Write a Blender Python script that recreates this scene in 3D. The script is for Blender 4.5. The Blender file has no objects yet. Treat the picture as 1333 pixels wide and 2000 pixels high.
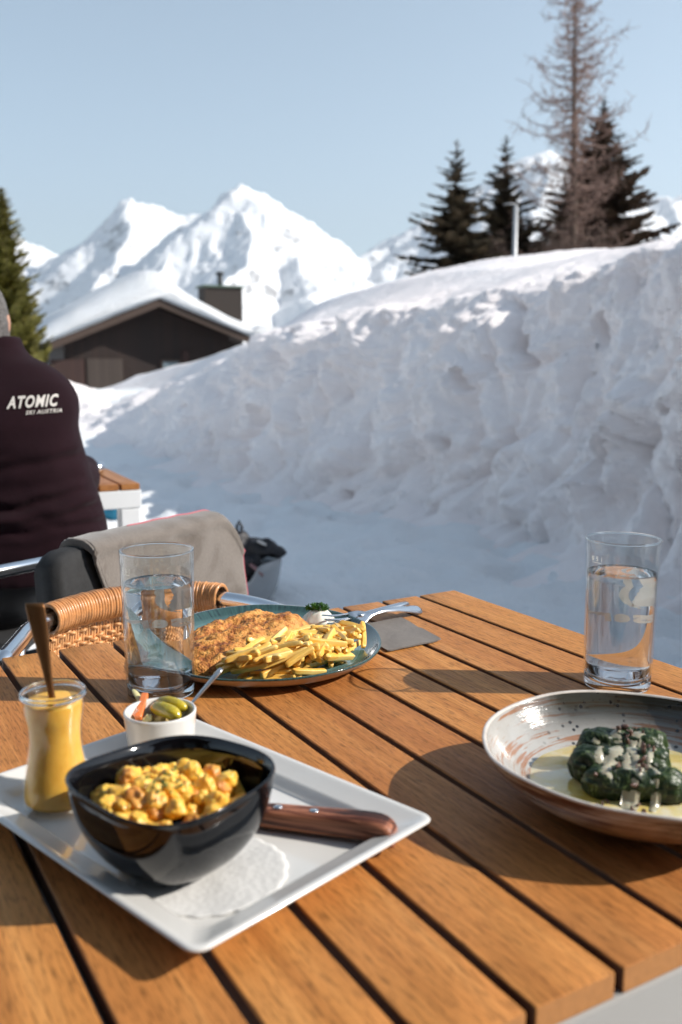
import bpy, bmesh, math, random
from mathutils import Vector, Matrix, Euler, noise
R = math.radians
PI = math.pi
random.seed(7)
sc = bpy.context.scene

# ------------------------------------------------------------------ camera, world, sun, exposure
CAM_Z = 1.10
PITCH = 0.1587
F_PX = 1830.0
cam_d = bpy.data.cameras.new('camera'); cam = bpy.data.objects.new('camera', cam_d)
sc.collection.objects.link(cam); sc.camera = cam
cam.location = (0, 0, CAM_Z); cam.rotation_euler = (PI/2 - PITCH, 0, 0)
cam_d.sensor_fit = 'VERTICAL'; cam_d.sensor_height = 36.0; cam_d.lens = F_PX/2000*36
cam_d.clip_start = 0.02; cam_d.clip_end = 30000
cam_d.dof.use_dof = True; cam_d.dof.focus_distance = 1.12; cam_d.dof.aperture_fstop = 5.6

SUN_EL = R(32.5); SUN_AZ = R(-3.4)          # azimuth from +X, counter-clockwise
wd = bpy.data.worlds.new('World'); sc.world = wd; wd.use_nodes = True
wn = wd.node_tree; sky = wn.nodes.new('ShaderNodeTexSky'); sky.sky_type = 'NISHITA'; sky.sun_disc = False
sky.sun_elevation = SUN_EL; sky.sun_rotation = PI/2 - SUN_AZ
sky.altitude = 1800; sky.air_density = 1.0; sky.dust_density = 1.0; sky.ozone_density = 1.0
bg = wn.nodes['Background']; bg.inputs['Strength'].default_value = 0.122
hsv = wn.nodes.new('ShaderNodeHueSaturation'); hsv.inputs['Saturation'].default_value = .74; hsv.inputs['Hue'].default_value = .483
wn.links.new(sky.outputs[0], hsv.inputs['Color']); wn.links.new(hsv.outputs[0], bg.inputs['Color'])
sd = bpy.data.lights.new('sun', 'SUN'); sun = bpy.data.objects.new('sun', sd); sc.collection.objects.link(sun)
sd.energy = 4.85; sd.angle = R(0.53); sd.color = (1.0, 0.94, 0.86)
S = Vector((math.cos(SUN_EL)*math.cos(SUN_AZ), math.cos(SUN_EL)*math.sin(SUN_AZ), math.sin(SUN_EL)))
sun.rotation_euler = S.to_track_quat('Z', 'Y').to_euler(); sun.location = (20, 0, 15)
sc.view_settings.view_transform = 'Standard'; sc.view_settings.look = 'None'
sc.view_settings.exposure = 0.72; sc.view_settings.gamma = 1.0
sc.cycles.use_denoising = True
sc.cycles.max_bounces = 14; sc.cycles.transmission_bounces = 14; sc.cycles.transparent_max_bounces = 16
sc.cycles.caustics_reflective = False; sc.cycles.caustics_refractive = True
sc.cycles.sample_clamp_indirect = 6.0

# ------------------------------------------------------------------ pixel of the 1333 x 2000 photograph -> world point
cp, sp_ = math.cos(PITCH), math.sin(PITCH)
def ray(x, y):
    a = (x - 666.5)/F_PX; b = -(y - 1000)/F_PX
    return Vector((a, cp + b*sp_, -sp_ + b*cp))
def W(x, y, z):
    d = ray(x, y); t = (z - CAM_Z)/d.z
    return Vector((d.x*t, d.y*t, z))
def D(x, y, Y):
    d = ray(x, y); t = Y/d.y
    return Vector((d.x*t, Y, CAM_Z + d.z*t))
def px(P):
    X, Y, Z = P[0], P[1], P[2] - CAM_Z
    zf = Y*cp - Z*sp_; up = Y*sp_ + Z*cp
    return 666.5 + F_PX*X/zf, 1000 - F_PX*up/zf
def lerp(a, b, t): return a + (b - a)*t
def interp(x, tab):
    if x <= tab[0][0]: return tab[0][1]
    for (x0, y0), (x1, y1) in zip(tab, tab[1:]):
        if x <= x1: return y0 + (y1 - y0)*(x - x0)/(x1 - x0)
    return tab[-1][1]
def smooth(t): t = max(0, min(1, t)); return t*t*(3 - 2*t)
def fbm(p, oct=4, h=0.5):
    s = 0; a = 1; q = Vector(p)
    for _ in range(oct):
        s += a*noise.noise(q); a *= h; q = q*2.03 + Vector((7.1, 3.3, 1.7))
    return s

# ------------------------------------------------------------------ objects
def link(o): sc.collection.objects.link(o); return o
def tag(o, label=None, cat=None, group=None, kind=None):
    if label: o['label'] = label
    if cat: o['category'] = cat
    if group: o['group'] = group
    if kind: o['kind'] = kind
    return o
def empty(name, loc=(0, 0, 0), rz=0, parent=None):
    o = bpy.data.objects.new(name, None); link(o); o.location = loc; o.rotation_euler = (0, 0, rz)
    o.empty_display_size = 0.05
    if parent: o.parent = parent
    return o

class MB:
    def __init__(s): s.v = []; s.f = []; s.m = []
    def add(s, vs, fs, mi=0):
        n = len(s.v); s.v += [tuple(v) for v in vs]
        for f in fs: s.f.append(tuple(i + n for i in f)); s.m.append(mi)
    def box(s, c, d, rz=0, mi=0, mat=None):
        x, y, z = d[0]/2, d[1]/2, d[2]/2
        vs = [Vector((a*x, b*y, e*z)) for a in (-1, 1) for b in (-1, 1) for e in (-1, 1)]
        M = mat if mat is not None else Matrix.Rotation(rz, 4, 'Z')
        vs = [M @ v + Vector(c) for v in vs]
        s.add(vs, [(0, 1, 3, 2), (4, 6, 7, 5), (0, 4, 5, 1), (2, 3, 7, 6), (0, 2, 6, 4), (1, 5, 7, 3)], mi)
    def loft(s, rings, closed=True, cap0=True, cap1=True, mi=0):
        n = len(rings[0]); vs = [v for r in rings for v in r]; fs = []
        for i in range(len(rings) - 1):
            for j in range(n if closed else n - 1):
                k = (j + 1) % n
                fs.append((i*n + j, i*n + k, (i + 1)*n + k, (i + 1)*n + j))
        if closed and cap0: fs.append(tuple(range(n - 1, -1, -1)))
        if closed and cap1: fs.append(tuple((len(rings) - 1)*n + j for j in range(n)))
        s.add(vs, fs, mi)
    def tube(s, pts, r, n=8, cap=True, mi=0, flat=1.0, up=None):
        pts = [Vector(p) for p in pts]; rs = r if isinstance(r, (list, tuple)) else [r]*len(pts)
        rings = []; prev = None
        for i, p in enumerate(pts):
            t = (pts[min(i + 1, len(pts) - 1)] - pts[max(i - 1, 0)]).normalized()
            if prev is None:
                a = Vector(up) if up else (Vector((0, 0, 1)) if abs(t.z) < .9 else Vector((1, 0, 0)))
            else: a = prev
            b = t.cross(a)
            if b.length < 1e-6: b = t.orthogonal()
            b.normalize(); a = b.cross(t).normalized(); prev = a
            rings.append([p + (b*math.cos(2*PI*j/n) + a*math.sin(2*PI*j/n)*flat)*rs[i] for j in range(n)])
        s.loft(rings, True, cap, cap, mi)
    def lathe(s, prof, n=48, c=(0, 0, 0), mi=0, cap0=True, cap1=True, jit=None):
        c = Vector(c)
        s.loft([[c + Vector((r*math.cos(2*PI*j/n), r*math.sin(2*PI*j/n), z)) for j in range(n)] for r, z in prof], True, cap0, cap1, mi)
    def grid(s, fn, nu, nv, mi=0):
        vs = [fn(i/(nu - 1), j/(nv - 1)) for i in range(nu) for j in range(nv)]
        s.add(vs, [(i*nv + j, (i + 1)*nv + j, (i + 1)*nv + j + 1, i*nv + j + 1) for i in range(nu - 1) for j in range(nv - 1)], mi)
    def build(s, name, mats, parent=None, sm=True, loc=(0, 0, 0), rz=0, fix=True, auto=None):
        me = bpy.data.meshes.new(name); me.from_pydata(s.v, [], s.f)
        for m in (mats if isinstance(mats, (list, tuple)) else [mats]): me.materials.append(m)
        me.polygons.foreach_set('material_index', s.m)
        if fix:
            bm = bmesh.new(); bm.from_mesh(me); bmesh.ops.recalc_face_normals(bm, faces=bm.faces); bm.to_mesh(me); bm.free()
        me.polygons.foreach_set('use_smooth', [sm]*len(me.polygons))
        if auto is not None:
            me.set_sharp_from_angle(angle=R(auto))
        o = bpy.data.objects.new(name, me); link(o); o.location = loc; o.rotation_euler = (0, 0, rz)
        if parent: o.parent = parent
        return o
def bevel(o, w, seg=2, ang=30):
    m = o.modifiers.new('b', 'BEVEL'); m.width = w; m.segments = seg; m.limit_method = 'ANGLE'; m.angle_limit = R(ang); return o
def subsurf(o, l=1):
    m = o.modifiers.new('s', 'SUBSURF'); m.levels = l; m.render_levels = l; return o
def copy_obj(o, parent=None):
    c = o.copy(); link(c)
    if parent: c.parent = parent
    return c
def remesh(o, vox, smooth_it=4):
    m = o.modifiers.new('r', 'REMESH'); m.mode = 'VOXEL'; m.voxel_size = vox
    if smooth_it:
        q = o.modifiers.new('sm', 'SMOOTH'); q.iterations = smooth_it; q.factor = .6
    dg = bpy.context.evaluated_depsgraph_get(); ev = o.evaluated_get(dg)
    me = bpy.data.meshes.new_from_object(ev); mats = list(o.data.materials)
    o.modifiers.clear(); o.data = me
    me.materials.clear()
    for mm in mats: me.materials.append(mm)
    me.polygons.foreach_set('use_smooth', [True]*len(me.polygons))
    return o
def displace(o, fn):
    me = o.data; ns = [v.normal.copy() for v in me.vertices]
    for v, n in zip(me.vertices, ns): v.co = fn(v.co.copy(), n)
    me.update()
def sring(R0, e, z, n=72, rot=0, sx=1, sy=1, c=(0, 0)):
    out = []
    for j in range(n):
        t = 2*PI*j/n; a, b = abs(math.cos(t)), abs(math.sin(t))
        r = R0/((a**e + b**e)**(1/e)); x, y = r*math.cos(t)*sx, r*math.sin(t)*sy
        out.append(Vector((c[0] + x*math.cos(rot) - y*math.sin(rot), c[1] + x*math.sin(rot) + y*math.cos(rot), z)))
    return out
def rrect(w, h, r, z, k=8, c=(0, 0)):
    out = []; r = max(r, 1e-4)
    for cx, cy, a0 in ((w/2 - r, h/2 - r, 0), (-w/2 + r, h/2 - r, 90), (-w/2 + r, -h/2 + r, 180), (w/2 - r, -h/2 + r, 270)):
        for i in range(k + 1):
            a = R(a0 + 90*i/k); out.append(Vector((c[0] + cx + r*math.cos(a), c[1] + cy + r*math.sin(a), z)))
    return out

# ------------------------------------------------------------------ materials
class NT:
    def __init__(s, name):
        s.m = bpy.data.materials.new(name); s.m.use_nodes = True; s.t = s.m.node_tree; s.N = s.t.nodes
        s.b = s.N['Principled BSDF']; s.out = s.N['Material Output']
    def n(s, ty, **k):
        o = s.N.new('ShaderNode' + ty)
        for a, b in k.items(): setattr(o, a, b)
        return o
    def l(s, a, b): s.t.links.new(a, b)
    def val(s, i, v):
        if hasattr(v, 'is_linked') or hasattr(v, 'links'): s.l(v, i)
        elif isinstance(v, (tuple, list)) and len(v) == 3 and i.type == 'RGBA': i.default_value = (*v, 1)
        else: i.default_value = v
    def coord(s, kind='Object'): return s.n('TexCoord').outputs[kind]
    def mapping(s, v, scale=(1, 1, 1), rot=(0, 0, 0), loc=(0, 0, 0)):
        m = s.n('Mapping'); s.l(v, m.inputs[0]); m.inputs['Scale'].default_value = scale
        m.inputs['Rotation'].default_value = rot; m.inputs['Location'].default_value = loc; return m.outputs[0]
    def noise(s, v, scale=5, det=4, rough=.5, dist=0, out=0):
        t = s.n('TexNoise'); s.l(v, t.inputs['Vector']); t.inputs['Scale'].default_value = scale
        t.inputs['Detail'].default_value = det; t.inputs['Roughness'].default_value = rough; t.inputs['Distortion'].default_value = dist
        return t.outputs[out]
    def voro(s, v, scale=5, feat='F1', out='Distance', rnd=1):
        t = s.n('TexVoronoi', feature=feat); s.l(v, t.inputs['Vector']); t.inputs['Scale'].default_value = scale
        t.inputs['Randomness'].default_value = rnd; return t.outputs[out]
    def ramp(s, f, stops, interp='LINEAR'):
        r = s.n('ValToRGB'); s.l(f, r.inputs[0]); r.color_ramp.interpolation = interp
        e = r.color_ramp.elements
        while len(e) < len(stops): e.new(0.5)
        for i, (p, c) in enumerate(stops):
            e[i].position = p; c = (c, c, c) if isinstance(c, (int, float)) else c; e[i].color = (*c, 1)
        return r.outputs[0]
    def mix(s, f, a, b, mode='MIX'):
        m = s.n('Mix', data_type='RGBA', blend_type=mode)
        s.val(m.inputs[0], f); s.val(m.inputs[6], a); s.val(m.inputs[7], b); return m.outputs[2]
    def math(s, op, a, b=0.0, c=None):
        m = s.n('Math', operation=op); s.val(m.inputs[0], a); s.val(m.inputs[1], b)
        if c is not None: s.val(m.inputs[2], c)
        return m.outputs[0]
    def sep(s, v): o = s.n('SeparateXYZ'); s.l(v, o.inputs[0]); return o.outputs
    def comb(s, x, y, z):
        o = s.n('CombineXYZ'); s.val(o.inputs[0], x); s.val(o.inputs[1], y); s.val(o.inputs[2], z); return o.outputs[0]
    def bump(s, h, dist=.001, st=1.0, prev=None):
        b = s.n('Bump'); s.l(h, b.inputs['Height']); b.inputs['Distance'].default_value = dist; b.inputs['Strength'].default_value = st
        if prev: s.l(prev, b.inputs['Normal'])
        s.l(b.outputs[0], s.b.inputs['Normal']); return b.outputs[0]
    def set(s, **k):
        names = dict(col='Base Color', rough='Roughness', metal='Metallic', ior='IOR', trans='Transmission Weight', sss='Subsurface Weight',
                     sssr='Subsurface Radius', ssss='Subsurface Scale', coat='Coat Weight', coatr='Coat Roughness', sheen='Sheen Weight', spec='Specular IOR Level', alpha='Alpha')
        for a, b in k.items(): s.val(s.b.inputs[names[a]], b)
        return s
def plain(name, col, rough=.5, metal=0, var=.12, scale=30, bump=0, **k):
    t = NT(name); c = t.coord(); f = t.noise(c, scale, 4, .6)
    lo = tuple(x*(1 - var) for x in col); hi = tuple(min(1, x*(1 + var)) for x in col)
    t.set(col=t.ramp(f, [(.3, lo), (.7, hi)]), rough=rough, metal=metal, **k)
    if bump: t.bump(f, bump, 1)
    return t.m

def m_wood(name, cols, pitch, along=0, seed=0, rough=.42, dark=.55, coat=0.0):
    """boards along local x (along=0), repeated every `pitch` across local y"""
    t = NT(name); c = t.coord(); X, Y, Z = t.sep(c)
    if along == 1: X, Y = Y, X
    idx = t.math('FLOOR', t.math('DIVIDE', Y, pitch))
    wn_ = t.n('TexWhiteNoise', noise_dimensions='1D'); t.l(t.math('ADD', idx, seed + 3.7), wn_.inputs['W'])
    rnd = wn_.outputs['Value']
    off = t.math('MULTIPLY', rnd, 37.0)
    v = t.comb(t.math('ADD', t.math('MULTIPLY', X, 1.0), off), t.math('MULTIPLY', Y, 1.0), t.math('MULTIPLY', Z, 1.0))
    v1 = t.mapping(v, (2.2, 26, 26)); broad = t.noise(v1, 1.0, 5, .55, 1.2)
    v2 = t.mapping(v, (10, 260, 260)); fine = t.noise(v2, 1.0, 6, .65, .4)
    v3 = t.mapping(v, (55, 620, 620)); pore = t.noise(v3, 1.0, 3, .6)
    v4 = t.mapping(v, (7, 12, 12)); blot = t.noise(v4, 1.0, 3, .5)
    base = t.ramp(broad, [(.22, cols[0]), (.50, cols[1]), (.80, cols[2])])
    base = t.mix(t.ramp(blot, [(.50, 0.0), (.78, .45)]), base, cols[0])
    fr = t.ramp(fine, [(.35, dark), (.62, 1.05)])
    col = t.mix(.50, base, fr, 'MULTIPLY')
    pr = t.ramp(pore, [(.36, .28), (.49, 1.0)])
    col = t.mix(.70, col, pr, 'MULTIPLY')
    hs = t.n('HueSaturation'); t.l(col, hs.inputs['Color']); t.l(t.math('MULTIPLY_ADD', rnd, .20, .90), hs.inputs['Value'])
    t.l(t.math('MULTIPLY_ADD', rnd, .006, .497), hs.inputs['Hue'])
    t.set(spec=.20, col=hs.outputs[0], rough=t.ramp(fine, [(.3, rough + .12), (.7, rough - .05)]), coat=coat, coatr=.3)
    b = t.bump(fine, .0006, .5); t.bump(pore, .0004, .5, b)
    return t.m
# ------------------------------------------------------------------ setting materials
def m_snow(name, dirt=0.0, fine=1.0, col=(.80, .84, .89), grain=.012, tint=(.74, .745, .76)):
    t = NT(name); c = t.coord()
    big = t.noise(c, 1.1, 5, .6); med = t.noise(c, 9, 6, .65); sm = t.noise(c, 60, 4, .7)
    cc = t.mix(t.ramp(big, [(.35, 0.0), (.7, 1.0)]), col, tint)
    if dirt:
        d = t.noise(t.mapping(c, (1, 1, .6)), 5.0, 8, .75, .6)
        cc = t.mix(t.ramp(d, [(.60, 0.0), (.72, dirt)]), cc, (.50, .44, .40))
        sp = t.noise(c, 23, 3, .5)
        cc = t.mix(t.ramp(sp, [(.70, 0.0), (.78, dirt)]), cc, (.34, .29, .26))
    t.set(col=cc, rough=.62, spec=.3)
    b = t.bump(med, grain*2.2*fine, .9); t.bump(sm, grain*.45*fine, .9, b)
    return t.m
M = {}
M['ground_snow'] = m_snow('trodden_snow', .22, 1.6, (.95, .96, .97), .016, (.90, .92, .94))
M['bank_snow'] = m_snow('bank_snow', .30, 1.5, (.95, .90, .895), .010, (.94, .86, .84))
M['roof_snow'] = m_snow('roof_snow', 0, 3.0, (.84, .86, .89), .02, (.86, .87, .88))

def m_mountain():
    t = NT('mountain_snow_rock'); c = t.coord(); g = t.n('NewGeometry')
    nz = t.sep(g.outputs['Normal'])[2]
    n1 = t.noise(t.mapping(c, (1, 1, 2.2)), .0065, 9, .68, .5); n2 = t.noise(c, .03, 8, .7)
    k = t.math('ADD', t.math('MULTIPLY', nz, -.95), t.math('ADD', t.math('MULTIPLY', n1, 1.25), t.math('MULTIPLY', n2, .55)))
    rock = t.mix(n2, (.18, .19, .21), (.34, .33, .33))
    cc = t.mix(t.ramp(k, [(.33, 0.0), (.46, .9)]), (.86, .87, .89), rock)
    t.set(col=cc, rough=.8, spec=.2); b = t.bump(n1, 26, .55); t.bump(n2, 7, .8, b)
    return t.m
M['mountain'] = m_mountain()

# ------------------------------------------------------------------ snow ground, one sheet to the horizon
def r_(x, y): return math.hypot(x, y)
def ground_z(x, y):
    h = .64*smooth((y - 12.4)/3.4)*(1 - .7*smooth((y - 16.3)/4))*smooth((2.5 - x)/3) + .9*smooth((y - 13)/6)*smooth((x - .5)/3)
    h -= 2.2*smooth((y - 22)/12)
    r = math.hypot(x, y)
    near = smooth((60 - r)/40)
    h += near*(.05*fbm((x*.45, y*.45, 1), 3) + .020*fbm((x*2.1, y*2.1, 4), 4)) 
    if y > 12.6: h += .10*near*smooth((y - 12.6)/2)*fbm((x*1.1, y*1.1, 9), 3)
    p = noise.noise((x*2.6, y*2.6, 12.0)); p2 = noise.noise((x*6.3, y*6.3, 32.0))               # trodden holes
    h -= near*(.075*smooth((p - .15)/.25) + .035*smooth((p2 - .12)/.2)*smooth(.5 + 1.5*noise.noise((x*.5, y*.5, 70))))
    h += near*(.016*fbm((x*7, y*7, 3), 3) + .08*abs(noise.noise((x*1.9 + 3, y*1.9, 44))) + .05*abs(noise.noise((x*4.3, y*4.3, 47)))) if r_(x, y) < 30 else 0
    if r > 60: h += 14*smooth((r - 60)/1500)*fbm((x*.002, y*.002, 0), 3) - 8*smooth((r - 60)/900)
    return h
mb = MB(); NA, NR = 640, 230
ang = [2*PI*i/NA for i in range(NA)]
rad = [0.0] + [2.0*math.exp(i/249*math.log(25/2.0)) for i in range(250)] + [25*math.exp(i/60*math.log(12000/25)) for i in range(1, 61)]; NR = len(rad) - 1
vs = []; fs = []
for r in rad[1:]:
    for a in ang:
        x, y = r*math.cos(a), r*math.sin(a); vs.append((x, y, ground_z(x, y)))
for i in range(NR - 1):
    for j in range(NA):
        k = (j + 1) % NA; fs.append((i*NA + j, i*NA + k, (i + 1)*NA + k, (i + 1)*NA + j))
vs.append((0, 0, ground_z(0, 0)))
for j in range(NA): fs.append((len(vs) - 1, j, (j + 1) % NA))
mb.add(vs, fs); tag(mb.build('snow_ground', M['ground_snow']), kind='structure')

# ------------------------------------------------------------------ ploughed snow bank
base = [(7.5, -3.5), (5.0, -.2), (3.3, 2.0), (2.1, 3.3), (1.74, 4.3), (1.66, 4.8), (1.42, 5.4), (1.06, 6.15), (.42, 6.85), (-.12, 7.5), (-.6, 8.2), (-1.4, 9.8), (-2.2, 11.5), (-2.95, 13.0), (-4.3, 15.6), (-5.8, 18.5)]
sil = [(300, 752), (340, 735), (400, 700), (450, 681), (500, 662), (600, 625), (700, 592), (770, 562), (830, 535), (900, 515), (1000, 500), (1100, 489), (1180, 487), (1250, 487), (1333, 468), (1500, 445), (1900, 420)]
shd = [(300, 760), (340, 742), (450, 695), (560, 650), (640, 622), (700, 605), (780, 592), (900, 581), (966, 562), (1032, 545), (1103, 546), (1156, 532), (1203, 510), (1265, 487), (1333, 470), (1500, 450), (1900, 425)]
BL = [0]
for a, b in zip(base, base[1:]): BL.append(BL[-1] + math.hypot(b[0] - a[0], b[1] - a[1]))
def base_at(s):
    for i in range(len(base) - 1):
        if s <= BL[i + 1] or i == len(base) - 2:
            f = (s - BL[i])/(BL[i + 1] - BL[i]); return Vector((lerp(base[i][0], base[i + 1][0], f), lerp(base[i][1], base[i + 1][1], f)))
NB = Vector((.86, .51)).normalized()
def hgt(P, tab, dflt):
    if P.y < 4.6: return dflt
    z = dflt
    for _ in range(3):
        X, Yp = px((P.x, P.y, z)); z = D(X, interp(X, tab), P.y).z
    f = smooth((P.y - 4.6)/1.3)
    return lerp(dflt, z, f)
def bank_pt(s, t):
    # smooth base line
    b = (base_at(max(0, s - .35)) + base_at(s) + base_at(min(BL[-1], s + .35)))/3
    H1 = hgt(b + NB*.85, shd, 2.2); H2 = hgt(b + NB*3.2, sil, 2.4)
    if H2 < H1 + .04: H2 = H1 + .04
    gz = ground_z(b.x, b.y)
    prof = [(0, -.75, gz - .12), (.05, -.45, gz - .03), (.12, -.12, gz + .06), (.20, .10, lerp(gz, H1, .25)), (.34, .30, lerp(gz, H1, .55)), (.48, .50, lerp(gz, H1, .82)), (.56, .66, lerp(gz, H1, .95)), (.62, .88, H1),
            (.70, 1.7, lerp(H1, H2, .55)), (.80, 3.2, H2), (.88, 4.2, lerp(H2, gz, .22)), (.95, 5.3, lerp(H2, gz, .7)), (1, 6.8, gz - .3)]
    t1 = interp(t, [(p[0], p[1]) for p in prof]); z = interp(t, [(p[0], p[2]) for p in prof])
    face = smooth((t - .04)/.14)*smooth((.68 - t)/.14)
    q = Vector((s*.9, z*.55, 0))
    k = -.16
    ws, wz = s + .30*noise.noise((s*.8, z*.8, 40)) + .10*noise.noise((s*2.6, z*2.6, 41)), z + .30*noise.noise((s*.8, z*.8, 50)) + .10*noise.noise((s*2.6, z*2.6, 51))
    k += .62*abs(noise.noise((ws*.72 + .08*wz, wz*.42, 3))) + .46*abs(noise.noise((ws*1.55 + .15*wz, wz*1.05, 8)))
    k += .27*abs(noise.noise((ws*3.1 + .1*wz, wz*2.7, 5))) + .110*abs(noise.noise((ws*6.5, wz*6.0, 2))) + .052*abs(noise.noise((ws*14, wz*13, 21))) + .024*fbm((s*30, z*28, 6), 3)
    k -= .08*math.exp(-(noise.noise((ws*.9 + .05*wz, wz*.6, 60))/.030)**2)
    hole = noise.noise((s*3.4, z*4.0, 31))
    k -= .14*smooth((hole - .46)/.12)
    rest = 1 - face
    off = t1 - k*face*lerp(1.0, .6, smooth((b.y - 9)/3))
    z2 = z + face*(.05*noise.noise((s*2.3, t1*2 + z*2, 17)))
    z2 += smooth((t - .5)/.15)*(.035*noise.noise((s*1.1, t1*1.3, 22)) + .010*noise.noise((s*3.2, t1*3.2, 25)) + .006*fbm((s*9, t1*9, 2), 2))
    z2 -= .09*smooth((b.y - 10)/3)*smooth((t - .2)/.2)
    z2 += (.03*noise.noise((s*3, t1*4, 28)))*smooth((.2 - t)/.1)
    P = b + NB*off
    return (P.x, P.y, z2)
mb = MB(); LT = BL[-1]
NU, NV = 860, 250
def tmap(j): return j
def smap(u):      # denser where it is near and in view
    return interp(u, [(0, 0), (.08, BL[2]), (.86, BL[12]), (1, LT)])
def vmap(v): return interp(v, [(0, 0), (.74, .64), (.9, .80), (1, 1)])
mb.grid(lambda u, v: bank_pt(smap(u), vmap(v)), NU, NV)
tag(mb.build('snow_bank', M['bank_snow']), kind='structure')

# ------------------------------------------------------------------ mountains
RID = [
 ([(330, 470, 4500), (370, 445, 4350), (400, 425, 4200), (430, 393, 4100), (455, 372, 4020), (480, 360, 4000), (505, 372, 4040), (525, 392, 4080), (560, 411, 4150), (600, 432, 4230), (620, 458, 4300), (690, 500, 4500), (740, 520, 4700)], .80),
 ([(480, 360, 4000), (470, 410, 3800), (476, 470, 3500), (462, 545, 3150), (430, 640, 2800)], .95),
 ([(560, 411, 4150), (590, 480, 3700), (640, 560, 3200), (600, 640, 2700)], .75),
 ([(440, 393, 4080), (400, 450, 3900), (340, 500, 3650), (300, 560, 3300)], .95),
 ([(120, 530, 5300), (145, 500, 5250), (165, 478, 5200), (205, 440, 5200), (230, 408, 5200), (255, 390, 5200), (275, 383, 5200), (300, 397, 5200), (330, 415, 5200), (395, 418, 5250), (440, 440, 5300)], .82),
 ([(275, 383, 5200), (262, 440, 4800), (225, 490, 4500), (190, 560, 4100)], 1.0),
 ([(-160, 400, 5800), (-60, 440, 5700), (15, 447, 5600), (35, 462, 5600), (60, 480, 5600), (100, 492, 5600), (140, 505, 5600)], .6),
 ([(690, 505, 5400), (750, 478, 5600), (790, 450, 5700), (830, 424, 5800), (900, 400, 5800), (960, 390, 5700), (1000, 360, 5600)], .7),
 ([(690, 500, 4500), (760, 560, 4000), (830, 600, 3600)], .6),
 ([(985, 400, 4600), (1010, 330, 4500), (1040, 303, 4400), (1080, 285, 4400), (1105, 300, 4400), (1135, 335, 4400), (1200, 378, 4500), (1260, 388, 4400), (1333, 380, 4300), (1450, 340, 4300), (1700, 380, 4300)], .75),
 ([(1080, 285, 4400), (1060, 400, 3900), (980, 500, 3400), (900, 580, 3000)], .85),
 ([(1333, 380, 4300), (1300, 450, 3800), (1250, 540, 3300)], .85),
]
SEG = []
for pts, sl in RID:
    w = [D(*p) for p in pts]
    for a, b in zip(w, w[1:]): SEG.append((a.x, a.y, a.z, b.x, b.y, b.z, sl))
def mtn_z(x, y):
    wx = x + 70*noise.noise((x*.004, y*.004, 5)); wy = y + 90*noise.noise((x*.004, y*.004, 9))
    best = -60
    for ax, ay, az, bx, by, bz, sl in SEG:
        dx, dy = bx - ax, by - ay; t = ((wx - ax)*dx + (wy - ay)*dy)/(dx*dx + dy*dy); t = 0 if t < 0 else 1 if t > 1 else t
        d = math.hypot(wx - ax - t*dx, wy - ay - t*dy); h = az + t*(bz - az) - sl*d + 22*(1 - 1/(1 + d*.01))
        if h > best: best = h
    up = smooth((best + 60)/400)
    best -= 24*up
    best += up*(34*(.5 - abs(noise.noise((x*.006, y*.006, 2)))) + 26*(.5 - abs(noise.noise((x*.016, y*.016, 4)))) + 12*noise.noise((x*.04, y*.04, 6)))
    return best
mb = MB(); NX, NY = 420, 230
def mfn(u, v):
    y = 2300 + 4200*v; x = (-.56 + 1.2*u)*y*.95; return (x, y, mtn_z(x, y) - (60 if v < .01 else 0))
mb.grid(mfn, NX, NY); tag(mb.build('mountains', M['mountain']), kind='structure')

# ------------------------------------------------------------------ chalet
def m_boards(name, c0, c1, sc_=1.0):
    t = NT(name); c = t.coord(); X, Y, Z = t.sep(c)
    i = t.math('FLOOR', t.math('DIVIDE', X, .16)); fr = t.math('FRACT', t.math('DIVIDE', X, .16))
    w = t.n('TexWhiteNoise', noise_dimensions='1D'); t.l(i, w.inputs['W'])
    n = t.noise(t.mapping(c, (30, 30, 1.5)), 1, 4, .6)
    cc = t.mix(t.math('MULTIPLY_ADD', w.outputs['Value'], .6, t.math('MULTIPLY', n, .4)), c0, c1)
    cc = t.mix(t.ramp(fr, [(.02, .75), (.06, 0.0), (.95, 0.0), (.99, .75)]), cc, (.01, .008, .006))
    t.set(col=cc, rough=.75); return t.m
M['dark_boards'] = m_boards('dark_boards', (.010, .0035, .0018), (.024, .009, .005))
M['fascia'] = plain('fascia_wood', (.055, .032, .022), .7)
M['shutter'] = m_boards('shutter_boards', (.040, .027, .021), (.060, .042, .033))
M['red_boards'] = m_boards('reddish_boards', (.030, .011, .008), (.042, .016, .011))
M['pane'] = plain('window_glass', (.16, .20, .22), .12, 0, .05, 2)
M['chim'] = plain('chimney_render', (.028, .020, .016), .85, 0, .15, 8)
M['copper'] = plain('copper_cap', (.09, .13, .10), .6)
M['metal_dark'] = plain('dark_metal', (.05, .05, .05), .5, .6)
ch = empty('chalet', W(312, 760, .2)); tag(ch, 'dark wooden chalet with thick snow on its roof, behind the snow bank', 'chalet')
RC = D(312, 583, 32.0); ROT = R(24)
ch.location = (RC.x, RC.y, -1.6); ch.rotation_euler = (0, 0, ROT)
zr = RC.z + 1.6                                   # ridge height above the base
def loc2(pxl, pyl, ax):                           # local x of an image point lying on the gable line
    d = ray(pxl, pyl); t = (RC.y*math.cos(ROT) - RC.x*math.sin(ROT))/(d.y*math.cos(ROT) - d.x*math.sin(ROT))
    P = Vector((d.x*t, d.y*t, CAM_Z + d.z*t)); q = P - ch.location
    return q.x*math.cos(ROT) + q.y*math.sin(ROT), q.z
xl, zl = loc2(97, 668, 0); xr, zr_ = loc2(492, 658, 0)
OH = .9; DEP = 9.0                                # front overhang, depth of the roof
w0, w1 = xl + .55, xr - .55
def roofz(x): return zr + (zl - zr)*(x/xl) if x < 0 else zr + (zr_ - zr)*(x/xr)
mb = MB()
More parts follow.
